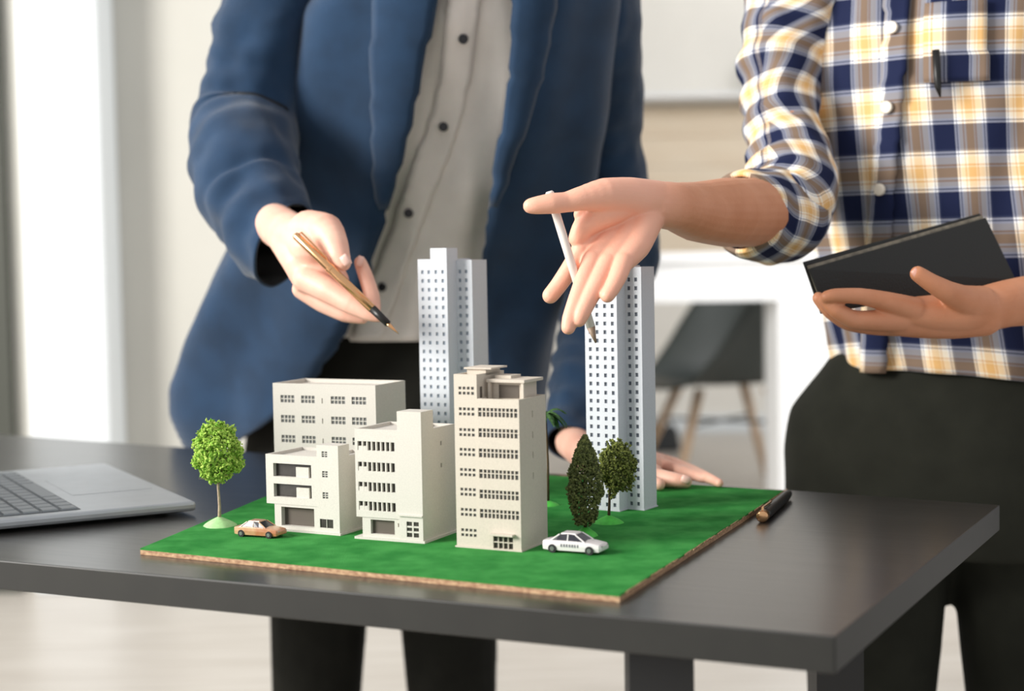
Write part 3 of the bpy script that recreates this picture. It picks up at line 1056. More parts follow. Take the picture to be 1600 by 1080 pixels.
# ================================================================== people
class Loft:
    """A garment or torso surface: elliptical cross-sections fitted between the two silhouette edges at each level."""
    def __init__(s, rows, yaw=0.0, n=2.0):
        s.rows = sorted(rows)
        s.yaw = yaw
        s.n = n
        s.a = np.array([r[:5] for r in s.rows], float)

    def par(s, y):
        return [np.interp(y, s.a[:, 0], s.a[:, i]) for i in range(1, 5)]

    def point(s, y, t, grow=0.0):
        L, R, Yc, ry = s.par(y)
        A_, B_ = P(L, y, Yc), P(R, y, Yc)
        W = (B_.x - A_.x) / 2
        c = (A_ + B_) / 2
        ca_, sa = math.cos(s.yaw), math.sin(s.yaw)
        rx = math.sqrt(max(1e-6, W * W - (ry * sa) ** 2)) / abs(ca_)
        e = 2 / s.n
        sx, cx = math.sin(t), math.cos(t)
        lx_ = (rx + grow) * math.copysign(abs(sx) ** e, sx)
        ly_ = -(ry + grow) * math.copysign(abs(cx) ** e, cx)
        return Vector((c.x + lx_ * ca_ - ly_ * sa, c.y + lx_ * sa + ly_ * ca_, c.z))

    def find_t(s, y, px_, grow=0.0):
        best, bt = 1e9, 0
        for i in range(-95, 96):
            t = math.radians(i)
            q = proj(s.point(y, t, grow))
            if abs(q[0] - px_) < best:
                best, bt = abs(q[0] - px_), t
        return bt


def sheet(loft, ys, t0f, t1f, nt, grow=0.0, wrinkle=0.0, wfreq=9.0, seed=0.0, closed=False, fold=None):
    rows, uvs = [], []
    for y in ys:
        t0, t1 = t0f(y), t1f(y)
        row, u, acc = [], [], 0.0
        pts = []
        for k_ in range(nt):
            t = t0 + (t1 - t0) * k_ / (nt if closed else nt - 1)
            p = loft.point(y, t, grow)
            pts.append((t, p))
        c = sum((p for _, p in pts), Vector()) / nt
        for k_, (t, p) in enumerate(pts):
            nrm = (p - loft_center(loft, y)).normalized()
            w = wrinkle * (noise.noise(Vector((p.x * wfreq, p.y * wfreq + seed, p.z * wfreq * 0.55))) + 0.5 * noise.noise(Vector((p.x * wfreq * 2.3, p.y * wfreq * 2.3 + seed, p.z * wfreq * 1.4))))
            if fold:
                w += fold(p, y, t)
            q = p + Vector((nrm.x, nrm.y, 0)).normalized() * w
            row.append(q)
        # arc length measured from the front (t = 0)
        arc = [0.0]
        for a, b_ in zip(pts, pts[1:]):
            arc.append(arc[-1] + (b_[1] - a[1]).length)
        i0 = min(range(nt), key=lambda i: abs(pts[i][0]))
        uvs.append([(a - arc[i0], p.z) for a, (_, p) in zip(arc, pts)])
        rows.append(row)
    return rows, uvs


def loft_center(loft, y):
    L, R, Yc, ry = loft.par(y)
    return (P(L, y, Yc) + P(R, y, Yc)) / 2


def cloth(name, rows, uvs, m, parent, closed=False, thick=0.003, flip=False, inner=None, subd=0):
    mb = MB().grid(rows, closed=closed, flip=flip)
    o = mb.build(name, m, parent, True, smooth=True)
    me = o.data
    if uvs:
        flat = [uv for r in uvs for uv in r]
        nt = len(rows[0])
        lay = me.uv_layers.new(name='UVMap')
        for poly in me.polygons:
            vs = [me.loops[l].vertex_index for l in poly.loop_indices]
            us = [flat[v][0] for v in vs]
            wrap = max(us) - min(us) > 0.25
            for l, v in zip(poly.loop_indices, vs):
                uu, vv = flat[v]
                if wrap and uu < 0: uu += sum(abs(rows[vs[0] // nt][i] .x * 0) for i in range(1)) + (max(f[0] for f in uvs[v // nt]) - min(f[0] for f in uvs[v // nt]))
                lay.data[l].uv = (uu, vv)
    if thick:
        so = o.modifiers.new('s', 'SOLIDIFY')
        so.thickness = thick
        so.offset = -1
        if inner:
            me.materials.append(inner)
            so.material_offset = 1
            so.material_offset_rim = 0
    return o


def sleeve(name, pts, m, parent, wrinkle=0.004, thick=0.003, inner=None, n=40, sub=10, seed=1.0, uvscale=1.0, ringf=0.0, end_dir=None, leaning=False):
    """A sleeve through (px, py, depth, radius px) stations, smoothly interpolated, open at the cuff."""
    if leaning:
        pts = [(a, b_, lean(b_, y), r) for a, b_, y, r in pts]
    w = [(P(a, b_, y), r * y / F) for a, b_, y, r in pts]
    dense = []
    for i in range(len(w) - 1):
        p0 = w[max(i - 1, 0)][0]
        p1, p2 = w[i][0], w[i + 1][0]
        p3 = w[min(i + 2, len(w) - 1)][0]
        for j in range(sub):
            t = j / sub
            q = 0.5 * ((2 * p1) + (p2 - p0) * t + (2 * p0 - 5 * p1 + 4 * p2 - p3) * t * t + (-p0 + 3 * p1 - 3 * p2 + p3) * t ** 3)
            s_ = t * t * (3 - 2 * t)
            dense.append((q, w[i][1] * (1 - s_) + w[i + 1][1] * s_))
    dense.append(w[-1])
    rows, uvs = [], []
    a = None
    ln = 0.0
    for i, (p, r) in enumerate(dense):
        t = (dense[min(i + 1, len(dense) - 1)][0] - dense[max(i - 1, 0)][0]).normalized()
        if end_dir is not None:
            bl = max(0.0, 1 - (len(dense) - 1 - i) / 9)
            t = t.lerp(end_dir, bl).normalized()
        if a is None:
            a = t.orthogonal().normalized()
        a = (a - t * a.dot(t)).normalized()
        c = t.cross(a)
        if i: ln += (p - dense[i - 1][0]).length
        row, u = [], []
        for k_ in range(n):
            th = 2 * math.pi * k_ / n
            d = a * math.cos(th) + c * math.sin(th)
            q = p + d * r
            ww = wrinkle * (noise.noise(q * 16 + Vector((seed, 0, 0))) + 0.6 * noise.noise(q * 38 + Vector((seed, 4, 0))))
            ww += ringf * math.sin(ln * 150 + 2.0 * math.sin(th + seed)) * (0.5 + 0.5 * math.sin(th * 1.0 + 1))
            if i > len(dense) - 3: ww *= 0.4
            row.append(q + d * ww)
            u.append((th * r * uvscale, ln))
        rows.append(row)
        uvs.append(u)
    return cloth(name, rows, uvs, m, parent, closed=True, thick=thick, inner=inner)


def button(parent, c, nrm, r, m, name='button'):
    nrm = nrm.normalized()
    o = MB().tube([c - nrm * r * 0.25, c + nrm * r * 0.25, c + nrm * r * 0.35], [r, r, r * 0.8], 16).build(name, m, parent, True, smooth=False)
    return o


def nail(parent, px_, py_, Y, w, h, rot, m):
    """A fingernail: a small shallow curved plate."""
    c = P(px_, py_, Y)
    s_ = Y / F
    rows = []
    for i in range(5):
        v = (i / 4 - 0.5) * 2
        row = []
        for k_ in range(5):
            u_ = (k_ / 4 - 0.5) * 2
            x = u_ * w * (1 - 0.25 * v * v)
            y = v * h
            X = x * math.cos(rot) - y * math.sin(rot)
            Y_ = x * math.sin(rot) + y * math.cos(rot)
            row.append(c + Vector((X * s_, 0.0016 * u_ * u_ + 0.0012 * v * v, -Y_ * s_)))
        rows.append(row)
    o = MB().grid(rows).build('fingernail', m, parent, True, smooth=True)
    so = o.modifiers.new('s', 'SOLIDIFY')
    so.thickness = 0.0008
    return o


def rows_between(a, b_, n):
    return [a + (b_ - a) * i / (n - 1) for i in range(n)]


def make_head(mb, p, r=0.1, face=Vector((0, -1, 0))):
    mb.ball(p + Vector((0, 0, 0.02)), r * 0.85, 24, 16, (0.88, 1.05, 1.1))
    j = p + face * 0.02 + Vector((0, 0, -0.045))
    mb.ball(j, r * 0.68, 20, 12, (0.9, 1.0, 1.0))
    mb.ball(p + face * 0.045 + Vector((0, 0, -0.085)), r * 0.3, 16, 10)
    n_ = p + face * 0.092
    mb.tube([n_ + Vector((0, 0, 0.02)), n_ + face * 0.014 + Vector((0, 0, -0.02))], [0.007, 0.012], 10)
    side = Vector((-face.y, face.x, 0))
    for sg in (-1, 1):
        mb.ball(p + side * sg * r * 0.77 + Vector((0, 0, -0.005)), 0.026, 12, 8, (0.5, 0.7, 1.2))


def make_legs(mb, hip, hw, knee_f, feet, r0, r1, r2):
    for sg, ft in zip((-1, 1), feet):
        hp = hip + Vector((sg * hw, 0, 0))
        kn = hp.lerp(ft, 0.48) + Vector((0, -knee_f, 0))
        chain_w(mb, [(hp, r0), (kn, r1), (ft + Vector((0, 0, 0.09)), r2)], 16)


def shoe(parent, ft, face, m):
    f = face.normalized()
    s_ = Vector((-f.y, f.x, 0))
    mb = MB()
    rows = []
    for x, w, h in ((-0.08, 0.028, 0.07), (-0.06, 0.036, 0.09), (0.0, 0.04, 0.095), (0.06, 0.045, 0.065), (0.13, 0.048, 0.048), (0.17, 0.036, 0.036), (0.19, 0.014, 0.022)):
        rows.append([ft + f * x + s_ * (w * math.cos(a) * (1.0)) + Vector((0, 0, max(0.0, h * (0.5 + 0.55 * math.sin(a))) - 0.0)) for a in [2 * math.pi * k_ / 16 for k_ in range(16)]])
    mb.grid(rows, closed=True)
    mb.f += [tuple(range(16)), tuple(range(16 * 7 - 1, 16 * 6 - 1, -1))]
    return mb.build('shoe', m, parent, True, smooth=True, recalc=True)


# ------------------------------------------------------------------ the man in the blue jacket
def lean(y, Y):
    return Y - 0.13 * max(0.0, min(1.25, (460 - y) / 420)) * max(0, min(1, (Y - 1.80) / 0.25))


m1 = thing('person', 'person in a blue jacket and light grey shirt, pointing with a gold pen', 'person', (-0.20, 2.38, 0))
YJ = math.radians(-16)
jl = Loft([  # y, left, right, depth, half thickness
    (-105, 640, 850, 2.20, 0.07), (-80, 560, 910, 2.20, 0.10), (-40, 500, 950, 2.20, 0.13), (20, 455, 960, 2.20, 0.15), (140, 425, 950, 2.21, 0.155), (220, 412, 942, 2.22, 0.155),
    (300, 396, 930, 2.24, 0.155), (370, 358, 912, 2.26, 0.155), (440, 326, 888, 2.29, 0.155), (520, 292, 866, 2.33, 0.155), (600, 263, 848, 2.37, 0.155), (645, 266, 840, 2.38, 0.155), (700, 292, 838, 2.39, 0.155),
    (760, 330, 838, 2.39, 0.155)], YJ, 2.3)
jl.a[:, 3] = [lean(y, Y) for y, Y in zip(jl.a[:, 0], jl.a[:, 3])]
eL = ([-105, -60, 0, 140, 230, 300, 360, 420, 470, 510, 550, 590, 625, 650, 675, 700], [705, 700, 690, 660, 638, 617, 598, 580, 563, 546, 516, 482, 445, 412, 365, 310])
eR = ([-105, -60, 0, 140, 250, 330, 400, 500, 600, 760], [760, 780, 802, 796, 777, 765, 757, 762, 770, 790])
ys = rows_between(-100, 699, 70)
tL = {}
tR = {}
for y in ys:
    tL[y] = jl.find_t(y, np.interp(y, *eL))
    tR[y] = jl.find_t(y, np.interp(y, *eR))


def jfold(p, y, t):
    # long soft vertical drapes below the waist
    k_ = max(0.0, min(1.0, (y - 250) / 250))
    return 0.010 * k_ * math.sin(t * 5.0 + 0.6) + 0.005 * math.sin(t * 9 + y * 0.006)


rows, uvs = sheet(jl, ys, lambda y: tR[y], lambda y: 2 * math.pi + tL[y], 90, 0.0, 0.007, 7.0, 2.0, fold=jfold)
jk = cloth('jacket', rows, None, M['jacket'], m1, thick=0.004, inner=M['lining'], flip=True)

# lapels: folded strips along both front edges
for ef, sg in ((tL, -1), (tR, 1)):
    rws = []
    for y in rows_between(-90, 330, 26):
        yy = min(ys, key=lambda q: abs(q - y))
        s_ = (330 - y) / 420
        wdt = 0.02 + 0.36 * s_ ** 0.8
        t0 = ef[yy]
        rws.append([jl.point(y, t0 + sg * wdt * j / 6, 0.004 + 0.006 * math.sin(math.pi * j / 6)) for j in range(7)])
    cloth('lapel', rws, None, M['jacket'], jk, thick=0.004, flip=(sg < 0))

# shirt
sl_ = Loft([(-130, 680, 810, 2.20, 0.055), (-95, 640, 850, 2.20, 0.08), (-40, 545, 920, 2.20, 0.105), (60, 500, 915, 2.21, 0.125), (140, 490, 905, 2.22, 0.125), (300, 470, 870, 2.25, 0.120), (420, 455, 830, 2.29, 0.118),
            (500, 450, 800, 2.33, 0.116), (545, 448, 790, 2.34, 0.112)], YJ, 2.3)
sl_.a[:, 3] = [lean(y, Y) for y, Y in zip(sl_.a[:, 0], sl_.a[:, 3])]


def sfold(p, y, t):
    return 0.006 * math.sin(t * 8 + y * 0.012) * max(0, math.cos(t)) + 0.004 * math.sin(t * 17 - y * 0.02)


rows, uvs = sheet(sl_, rows_between(-128, 527, 60), lambda y: 0, lambda y: 2 * math.pi, 96, 0, 0.006, 10, 5.0, closed=True, fold=sfold)
sh1 = cloth('shirt', rows, None, M['shirt'], m1, closed=True, thick=0.002, flip=True)
pc = ([-120, 60, 140, 211, 337, 446, 527], [745, 722, 712, 693, 642, 600, 572])
rws = []
for y in rows_between(-110, 524, 60):
    t0 = sl_.find_t(y, np.interp(y, *pc) - 24)
    t1 = sl_.find_t(y, np.interp(y, *pc) + 24)
    rws.append([sl_.point(y, t0 + (t1 - t0) * j / 5, 0.0065 + sfold(None, y, t0 + (t1 - t0) * j / 5)) for j in range(6)])
cloth('placket', rws, None, M['shirt'], sh1, thick=0.003, flip=True)
for bx, by in ((725, 85), (693, 211), (642, 337), (600, 446)):
    t = sl_.find_t(by, bx)
    c = sl_.point(by, t, 0.0105 + sfold(None, by, t))
    button(sh1, c, c - loft_center(sl_, by), 0.0062, M['button_dark'])

# trousers
tl = Loft([(505, 452, 792, 2.34, 0.112), (560, 440, 800, 2.36, 0.12), (620, 412, 806, 2.38, 0.13), (670, 384, 810, 2.39, 0.13), (720, 378, 815, 2.40, 0.13), (790, 384, 815, 2.40, 0.12)], YJ, 2.3)
rows, _ = sheet(tl, rows_between(507, 780, 26), lambda y: 0, lambda y: 2 * math.pi, 72, 0, 0.005, 9, 8, closed=True)
mb = MB().grid(rows, closed=True, flip=True)
mb.f.append(tuple(range(len(mb.v) - 72, len(mb.v))))
mb.f.append(tuple(range(72)))
hip1 = loft_center(tl, 760)
feet1 = [Vector((hip1.x - 0.13, 2.44, 0)), Vector((hip1.x + 0.11, 2.42, 0))]
make_legs(mb, hip1, 0.095, 0.02, feet1, 0.088, 0.072, 0.055)
me = fuse(mb, 0.008, 3)
link_mesh('trousers', me, M['trousers'], m1, True, smooth=True)
for ft in feet1:
    shoe(m1, ft, Vector((0.2, -1, 0)), M['shoe'])

# sleeves
ends = (P(452, 405, 1.80) - P(418, 330, 1.97)).normalized()
s1 = sleeve('sleeve', [(470, -40, 2.22, 78), (425, 20, 2.20, 80), (400, 120, 2.17, 76), (383, 200, 2.13, 82), (382, 258, 2.04, 84), (396, 312, 1.98, 79), (418, 350, 1.93, 74), (443, 384, 1.895, 71)], M['jacket'], jk,
            wrinkle=0.006, end_dir=Vector((0.84, -0.40, -0.38)).normalized(), leaning=True, inner=M['lining'], n=64, sub=12, seed=3.0, ringf=0.0022)
for i, (bx, by) in enumerate(((371, 366), (378, 380), (384, 394))):
    c = P(bx + 4, by, 1.875)
    button(jk, c, Vector((-0.6, -0.8, 0)), 0.005, M['button_blue'])
s2 = sleeve('sleeve', [(915, -40, 2.22, 78), (925, 20, 2.22, 80), (932, 130, 2.24, 72), (938, 230, 2.26, 66), (958, 330, 2.26, 66), (962, 400, 2.22, 66), (935, 500, 2.14, 60), (912, 590, 2.05, 52), (900, 660, 1.985, 46), (893, 694, 1.955, 42)],
            M['jacket'], jk, leaning=True, wrinkle=0.006, inner=M['lining'], n=56, sub=10, seed=7.0, ringf=0.002)
# welt pocket flap button seen low on the jacket
c = P(491, 533, 2.19)
button(jk, c, Vector((0, -1, 0)), 0.007, M['button_blue'])

# body: one mesh (torso, arms, hands, head)
core = MB()
nk = P(742, -130, 2.02)
chain_w(core, [(P(640, 480, 2.34), 0.085), (P(690, 220, 2.15), 0.085), (P(715, 20, 2.08), 0.085), (nk, 0.055), (nk + Vector((0.01, -0.03, 0.09)), 0.052)], 16)
make_head(core, nk + Vector((0.01, -0.06, 0.20)), 0.1, Vector((0.1, -1, 0)).normalized())
chain_px(core, [(690, -20, 2.05, 60), (480, -20, 2.07, 58), (400, 120, 2.06, 50), (388, 240, 2.0, 46), (410, 320, 1.94, 38), (430, 350, 1.87, 33)])
chain_px(core, [(740, -20, 2.05, 60), (915, -20, 2.07, 58), (932, 130, 2.13, 48), (955, 340, 2.22, 44), (935, 500, 2.14, 36), (905, 650, 1.99, 30), (898, 690, 1.95, 28)])
body = MB()
add_mesh(body, fuse(core, 0.008, 3))

# right hand holding the pen
h = MB()
chain_px(h, [(428, 350, 1.87, 33), (447, 362, 1.80, 34), (470, 376, 1.76, 36), (492, 385, 1.735, 38)])
chain_px(h, [(447, 362, 1.80, 34), (466, 398, 1.75, 31), (480, 436, 1.735, 24)])
chain_px(h, [(470, 376, 1.76, 36), (497, 412, 1.74, 34), (520, 440, 1.735, 26)])
chain_px(h, [(484, 362, 1.75, 34), (508, 362, 1.725, 29), (522, 380, 1.705, 22), (530, 400, 1.693, 17.5), (536, 411, 1.688, 13)])     # thumb
chain_px(h, [(480, 436, 1.725, 22), (515, 455, 1.705, 20), (548, 474, 1.69, 17), (576, 489, 1.683, 13), (591, 495, 1.68, 9)])        # index
chain_px(h, [(472, 452, 1.745, 16), (505, 473, 1.735, 16), (540, 490, 1.725, 14), (566, 497, 1.72, 10)])                             # middle
chain_px(h, [(500, 470, 1.76, 14), (535, 488, 1.755, 13), (556, 495, 1.75, 10)])                                                    # ring
chain_px(h, [(520, 450, 1.75, 20), (556, 476, 1.735, 16), (581, 488, 1.725, 13), (581, 462, 1.735, 12.5), (570, 428, 1.745, 11.5), (563, 410, 1.75, 10)])   # curled finger
add_mesh(body, fuse(h, 0.0014, 5, 0.6))

# left hand resting on the board
def rest(pts):                               # keep the underside of each station on the board
    return [(a, b_, min(y, T(a, b_ + r * 0.95, 0.757).y), r) for a, b_, y, r in pts]


h = MB()
chain_px(h, rest([(895, 690, 1.96, 28), (912, 708, 1.94, 26), (935, 722, 1.92, 25), (975, 728, 1.89, 24), (1015, 728, 1.87, 20)]))
chain_px(h, rest([(935, 722, 1.92, 25), (985, 738, 1.87, 18), (1020, 741, 1.855, 17)]))
chain_px(h, rest([(1010, 722, 1.865, 20), (1045, 724, 1.855, 12.5), (1080, 736, 1.84, 10.5), (1104, 746, 1.83, 9), (1124, 755, 1.822, 7)]))
chain_px(h, rest([(1012, 722, 1.885, 17), (1042, 730, 1.872, 12), (1070, 738, 1.860, 10), (1098, 747, 1.850, 8)]))
chain_px(h, rest([(1000, 742, 1.855, 17), (1032, 747, 1.83, 14), (1058, 751, 1.815, 12), (1072, 753, 1.81, 10)]))
chain_px(h, rest([(975, 742, 1.86, 17), (1005, 750, 1.83, 13), (1030, 757, 1.81, 10)]))
add_mesh(body, fuse(h, 0.0016, 5, 0.6))
bo1 = body.build('body', M['skin1'], m1, True, smooth=True)
nail(bo1, 540, 407, 1.676, 7, 9, math.radians(-35), M['nail1'])
nail(bo1, 562, 408, 1.735, 5, 8, math.radians(20), M['nail1'])
nail(bo1, 1072, 750, T(1072, 763, 0.757).y - 0.0085, 8, 6, math.radians(20), M['nail1'])
hr = MB()
hd = nk + Vector((0.01, -0.06, 0.20))
hr.ball(hd + Vector((0, 0.018, 0.045)), 0.098, 24, 14, (0.9, 1.0, 0.95))
hr.build('hair', M['hair'], bo1, True, smooth=True)
for sg in (-1, 1):
    MB().ball(hd + Vector((sg * 0.032, -0.088, 0.012)), 0.011, 12, 8).build('eye', M['white'], bo1, True, smooth=True)

# the gold pen in his hand
g0, g1 = P(461, 367, 1.695), P(623, 522, 1.655)
gd = (g1 - g0).normalized()
GL = (g1 - g0).length
gp = thing('gold_pen', 'rose gold fountain pen with black grip held over the model', 'pen', g0)
MB().tube([g0, g0 + gd * 0.002, g0 + gd * GL * 0.35, g0 + gd * GL * 0.75], [0.0035, 0.0046, 0.0052, 0.0048], 18).build('barrel', M['gold'], gp, True, smooth=True)
MB().tube([g0 + gd * GL * 0.33, g0 + gd * GL * 0.335, g0 + gd * GL * 0.36, g0 + gd * GL * 0.365], [0.005, 0.0057, 0.0057, 0.005], 18).build('centre_band', M['gold'], gp, True)
MB().tube([g0 + gd * GL * 0.75, g0 + gd * GL * 0.90], [0.0047, 0.0038], 18).build('grip', M['black'], gp, True, smooth=True)
MB().tube([g0 + gd * GL * 0.90, g0 + gd * GL * 0.92, g0 + gd * GL * 1.0], [0.0039, 0.0034, 0.0004], 14, squash=0.6).build('nib', M['gold'], gp, True, smooth=True)
cu = Vector((0.62, -0.35, 0.7)).normalized() * 0.0075
MB().tube([g0 + gd * 0.003 + cu * 0.4, g0 + gd * 0.004 + cu, g0 + gd * 0.045 + cu * 0.85, g0 + gd * 0.047 + cu * 0.6], [0.001, 0.0012, 0.001, 0.0008], 8).build('clip', M['gold'], gp, True)

# ------------------------------------------------------------------ the man in the plaid shirt
m2 = thing('person', 'person in a plaid shirt and charcoal trousers holding a black tablet', 'person', (0.55, 1.98, 0))
PL = plaid_mat('plaid_body')
PS = plaid_mat('plaid_sleeve', 0.052, 0.060, 0.3)
YP = math.radians(-22)
pl_ = Loft([(-130, 1390, 1560, 1.93, 0.06), (-95, 1330, 1620, 1.93, 0.09), (-40, 1255, 1700, 1.93, 0.12), (60, 1235, 1715, 1.93, 0.135), (140, 1240, 1712, 1.93, 0.14), (250, 1262, 1706, 1.93, 0.14),
            (400, 1290, 1700, 1.94, 0.14), (500, 1304, 1700, 1.95, 0.138), (560, 1316, 1705, 1.96, 0.14), (600, 1325, 1710, 1.96, 0.14)], YP, 2.4)


def pfold(p, y, t):
    return 0.004 * math.sin(t * 7 + y * 0.01) + 0.003 * math.sin(t * 15 + y * 0.017)


hem = lambda t: 0


def plaid_rows():
    rows, uvs = sheet(pl_, rows_between(-128, 580, 64), lambda y: -math.pi, lambda y: math.pi, 110, 0, 0.006, 9, 12.0, closed=True, fold=pfold)
    # hem drops towards the sides: shift lower rows
    n = len(rows)
    for i, r in enumerate(rows):
        s_ = max(0.0, (i / (n - 1) - 0.75) / 0.25)
        for k_ in range(len(r)):
            t = -math.pi + 2 * math.pi * k_ / 110
            r[k_] = r[k_] + Vector((0, 0, s_ * 0.010 * math.cos(2 * t + 0.9)))
    return rows, uvs


rows, uvs = plaid_rows()
sh2 = cloth('shirt', rows, uvs, PL, m2, closed=True, thick=0.002, flip=True)
pc2 = ([-120, 0, 180, 300, 400, 580], [1412, 1404, 1394, 1385, 1378, 1372])
rws, puv = [], []
for y in rows_between(-110, 572, 70):
    t0 = pl_.find_t(y, np.interp(y, *pc2) - 20)
    t1 = pl_.find_t(y, np.interp(y, *pc2) + 20)
    r_ = [pl_.point(y, t0 + (t1 - t0) * j / 5, 0.0075 + pfold(None, y, t0 + (t1 - t0) * j / 5)) for j in range(6)]
    rws.append(r_)
    puv.append([(0.049 + j * 0.0065, r_[0].z + 0.001) for j in range(6)])
cloth('placket', rws, puv, PL, sh2, thick=0.003, flip=True)
for bx, by in ((1396, 62), (1394, 180), (1385, 300), (1376, 424)):
    t = pl_.find_t(by, bx)
    c = pl_.point(by, t, 0.0115 + pfold(None, by, t))
    button(sh2, c, c - loft_center(pl_, by), 0.0072, M['button_white'])

# collar pen / breast pocket clip hanging at the top of the placket
rws, puv = [], []
for y in rows_between(30, 148, 14):
    t0, t1 = pl_.find_t(y, 1448), pl_.find_t(y, 1542)
    r_ = [pl_.point(y, t0 + (t1 - t0) * j / 8, 0.008 + pfold(None, y, t0 + (t1 - t0) * j / 8)) for j in range(9)]
    rws.append(r_)
    puv.append([(0.10 + j * 0.0085, r_[0].z) for j in range(9)])
cloth('breast_pocket', rws, puv, PL, sh2, thick=0.003, flip=True)
t = pl_.find_t(140, 1466)
c = pl_.point(140, t, 0.018)
MB().tube([c + Vector((0, 0, 0.03)), c + Vector((0.002, -0.002, -0.012)), c + Vector((0.005, -0.001, -0.024))], [0.0045, 0.004, 0.001], 10).build('pocket_pen_clip', M['black'], sh2, True, smooth=True)

# trousers
tl2 = Loft([(540, 1318, 1712, 1.965, 0.128), (580, 1292, 1720, 1.97, 0.14), (640, 1248, 1726, 1.97, 0.15), (700, 1238, 1730, 1.97, 0.15), (800, 1238, 1730, 1.97, 0.14), (860, 1240, 1728, 1.97, 0.12)], YP, 2.4)
rows, _ = sheet(tl2, rows_between(542, 850, 28), lambda y: 0, lambda y: 2 * math.pi, 72, 0, 0.005, 9, 3, closed=True)
mb = MB().grid(rows, closed=True, flip=True)
mb.f.append(tuple(range(len(mb.v) - 72, len(mb.v))))
mb.f.append(tuple(range(72)))
hip2 = loft_center(tl2, 800)
feet2 = [Vector((hip2.x - 0.11, 2.02, 0)), Vector((hip2.x + 0.12, 1.98, 0))]
make_legs(mb, hip2, 0.095, 0.01, feet2, 0.098, 0.078, 0.058)
link_mesh('trousers', fuse(mb, 0.008, 3), M['trousers2'], m2, True, smooth=True)
for ft in feet2:
    shoe(m2, ft, Vector((-0.3, -1, 0)), M['shoe'])

# rolled right sleeve: upper arm then thick folded cuff near the elbow
s3 = sleeve('sleeve', [(1290, -50, 1.93, 74), (1245, 10, 1.92, 76), (1222, 100, 1.90, 62), (1224, 180, 1.87, 58), (1236, 250, 1.83, 66), (1232, 305, 1.79, 72), (1222, 330, 1.765, 70), (1204, 334, 1.75, 64)], PS, sh2,
            wrinkle=0.007, n=64, sub=12, seed=4.0, ringf=0.0025)
s4 = sleeve('rolled_cuff', [(1244, 334, 1.80, 66), (1216, 336, 1.77, 75), (1190, 335, 1.745, 73), (1166, 333, 1.722, 67), (1157, 333, 1.712, 63)], plaid_mat('plaid_cuff', 0.045, 0.052, 0.6), sh2,
            wrinkle=0.006, n=64, sub=8, seed=9.0, ringf=0.0015, thick=0.005, end_dir=Vector((-0.68, -0.73, 0.0)).normalized())
s5 = sleeve('sleeve', [(1660, -50, 1.93, 74), (1700, 20, 1.92, 76), (1725, 140, 1.90, 66), (1745, 280, 1.87, 64), (1755, 380, 1.83, 66), (1745, 430, 1.80, 62)], PS, sh2,
            wrinkle=0.006, n=48, sub=10, seed=14.0)

core = MB()
nk2 = P(1470, -150, 1.92)
chain_w(core, [(P(1500, 520, 1.96), 0.10), (P(1490, 200, 1.94), 0.11), (P(1480, 20, 1.93), 0.105), (nk2, 0.055), (nk2 + Vector((-0.01, -0.03, 0.09)), 0.052)], 16)
hd2 = nk2 + Vector((-0.01, -0.06, 0.20))
make_head(core, hd2, 0.1, Vector((-0.2, -1, 0)).normalized())
chain_px(core, [(1440, -20, 1.93, 60), (1290, -20, 1.93, 56), (1225, 110, 1.90, 46), (1236, 250, 1.82, 46), (1222, 318, 1.77, 50), (1205, 328, 1.75, 50)])
chain_px(core, [(1500, -20, 1.93, 60), (1660, -20, 1.93, 56), (1728, 160, 1.89, 46), (1752, 370, 1.83, 46), (1745, 430, 1.81, 46), (1690, 458, 1.76, 42)])
body = MB()
add_mesh(body, fuse(core, 0.008, 3))

# right forearm and open hand, palm to the viewer
HS = 0.115                                   # how much nearer than the elbow the hand is held


def near(pts):
    return [(a, b_, y - HS * max(0, min(1, (1205 - a) / 150)), r) for a, b_, y, r in pts]


h = MB()
chain_px(h, near([(1215, 330, 1.765, 52), (1182, 332, 1.735, 54), (1135, 332, 1.70, 54), (1090, 331, 1.675, 47), (1055, 323, 1.655, 38), (1025, 319, 1.64, 36)]))
chain_px(h, near([(1025, 316, 1.64, 34), (985, 308, 1.620, 31), (945, 305, 1.602, 27), (910, 310, 1.590, 19.5), (885, 316, 1.585, 16), (862, 318, 1.58, 16.5), (838, 321, 1.578, 14), (829, 322, 1.578, 12)]))      # thumb
chain_px(h, near([(985, 312, 1.625, 30), (945, 330, 1.612, 26), (915, 352, 1.612, 19), (903, 372, 1.614, 15)]))
chain_px(h, near([(970, 330, 1.635, 26), (930, 318, 1.615, 20), (908, 335, 1.612, 12)]))
chain_px(h, near([(1020, 318, 1.645, 33), (975, 340, 1.637, 29), (935, 365, 1.628, 25), (909, 393, 1.617, 18)]))
chain_px(h, near([(1018, 322, 1.645, 33), (985, 350, 1.636, 29), (955, 378, 1.622, 26), (930, 404, 1.606, 19)]))
chain_px(h, near([(1016, 326, 1.645, 33), (995, 352, 1.630, 28), (975, 384, 1.614, 25), (953, 408, 1.600, 18)]))
chain_px(h, near([(1014, 328, 1.64, 32), (1008, 352, 1.624, 25), (995, 384, 1.608, 22), (976, 408, 1.595, 17)]))
chain_px(h, near([(908, 393, 1.615, 16), (888, 424, 1.612, 14.5), (872, 447, 1.610, 13.5), (860, 462, 1.608, 13)]))            # index
chain_px(h, near([(926, 406, 1.603, 17), (912, 440, 1.588, 15), (900, 472, 1.578, 14), (891, 498, 1.572, 13), (888, 512, 1.57, 11.5)]))   # middle
chain_px(h, near([(950, 410, 1.597, 16), (935, 440, 1.583, 15), (920, 468, 1.575, 14), (909, 490, 1.570, 13), (905, 500, 1.569, 11.5)]))   # ring
chain_px(h, near([(975, 408, 1.592, 15), (967, 430, 1.580, 14), (957, 450, 1.573, 12.5), (949, 462, 1.570, 11.5)]))        # little
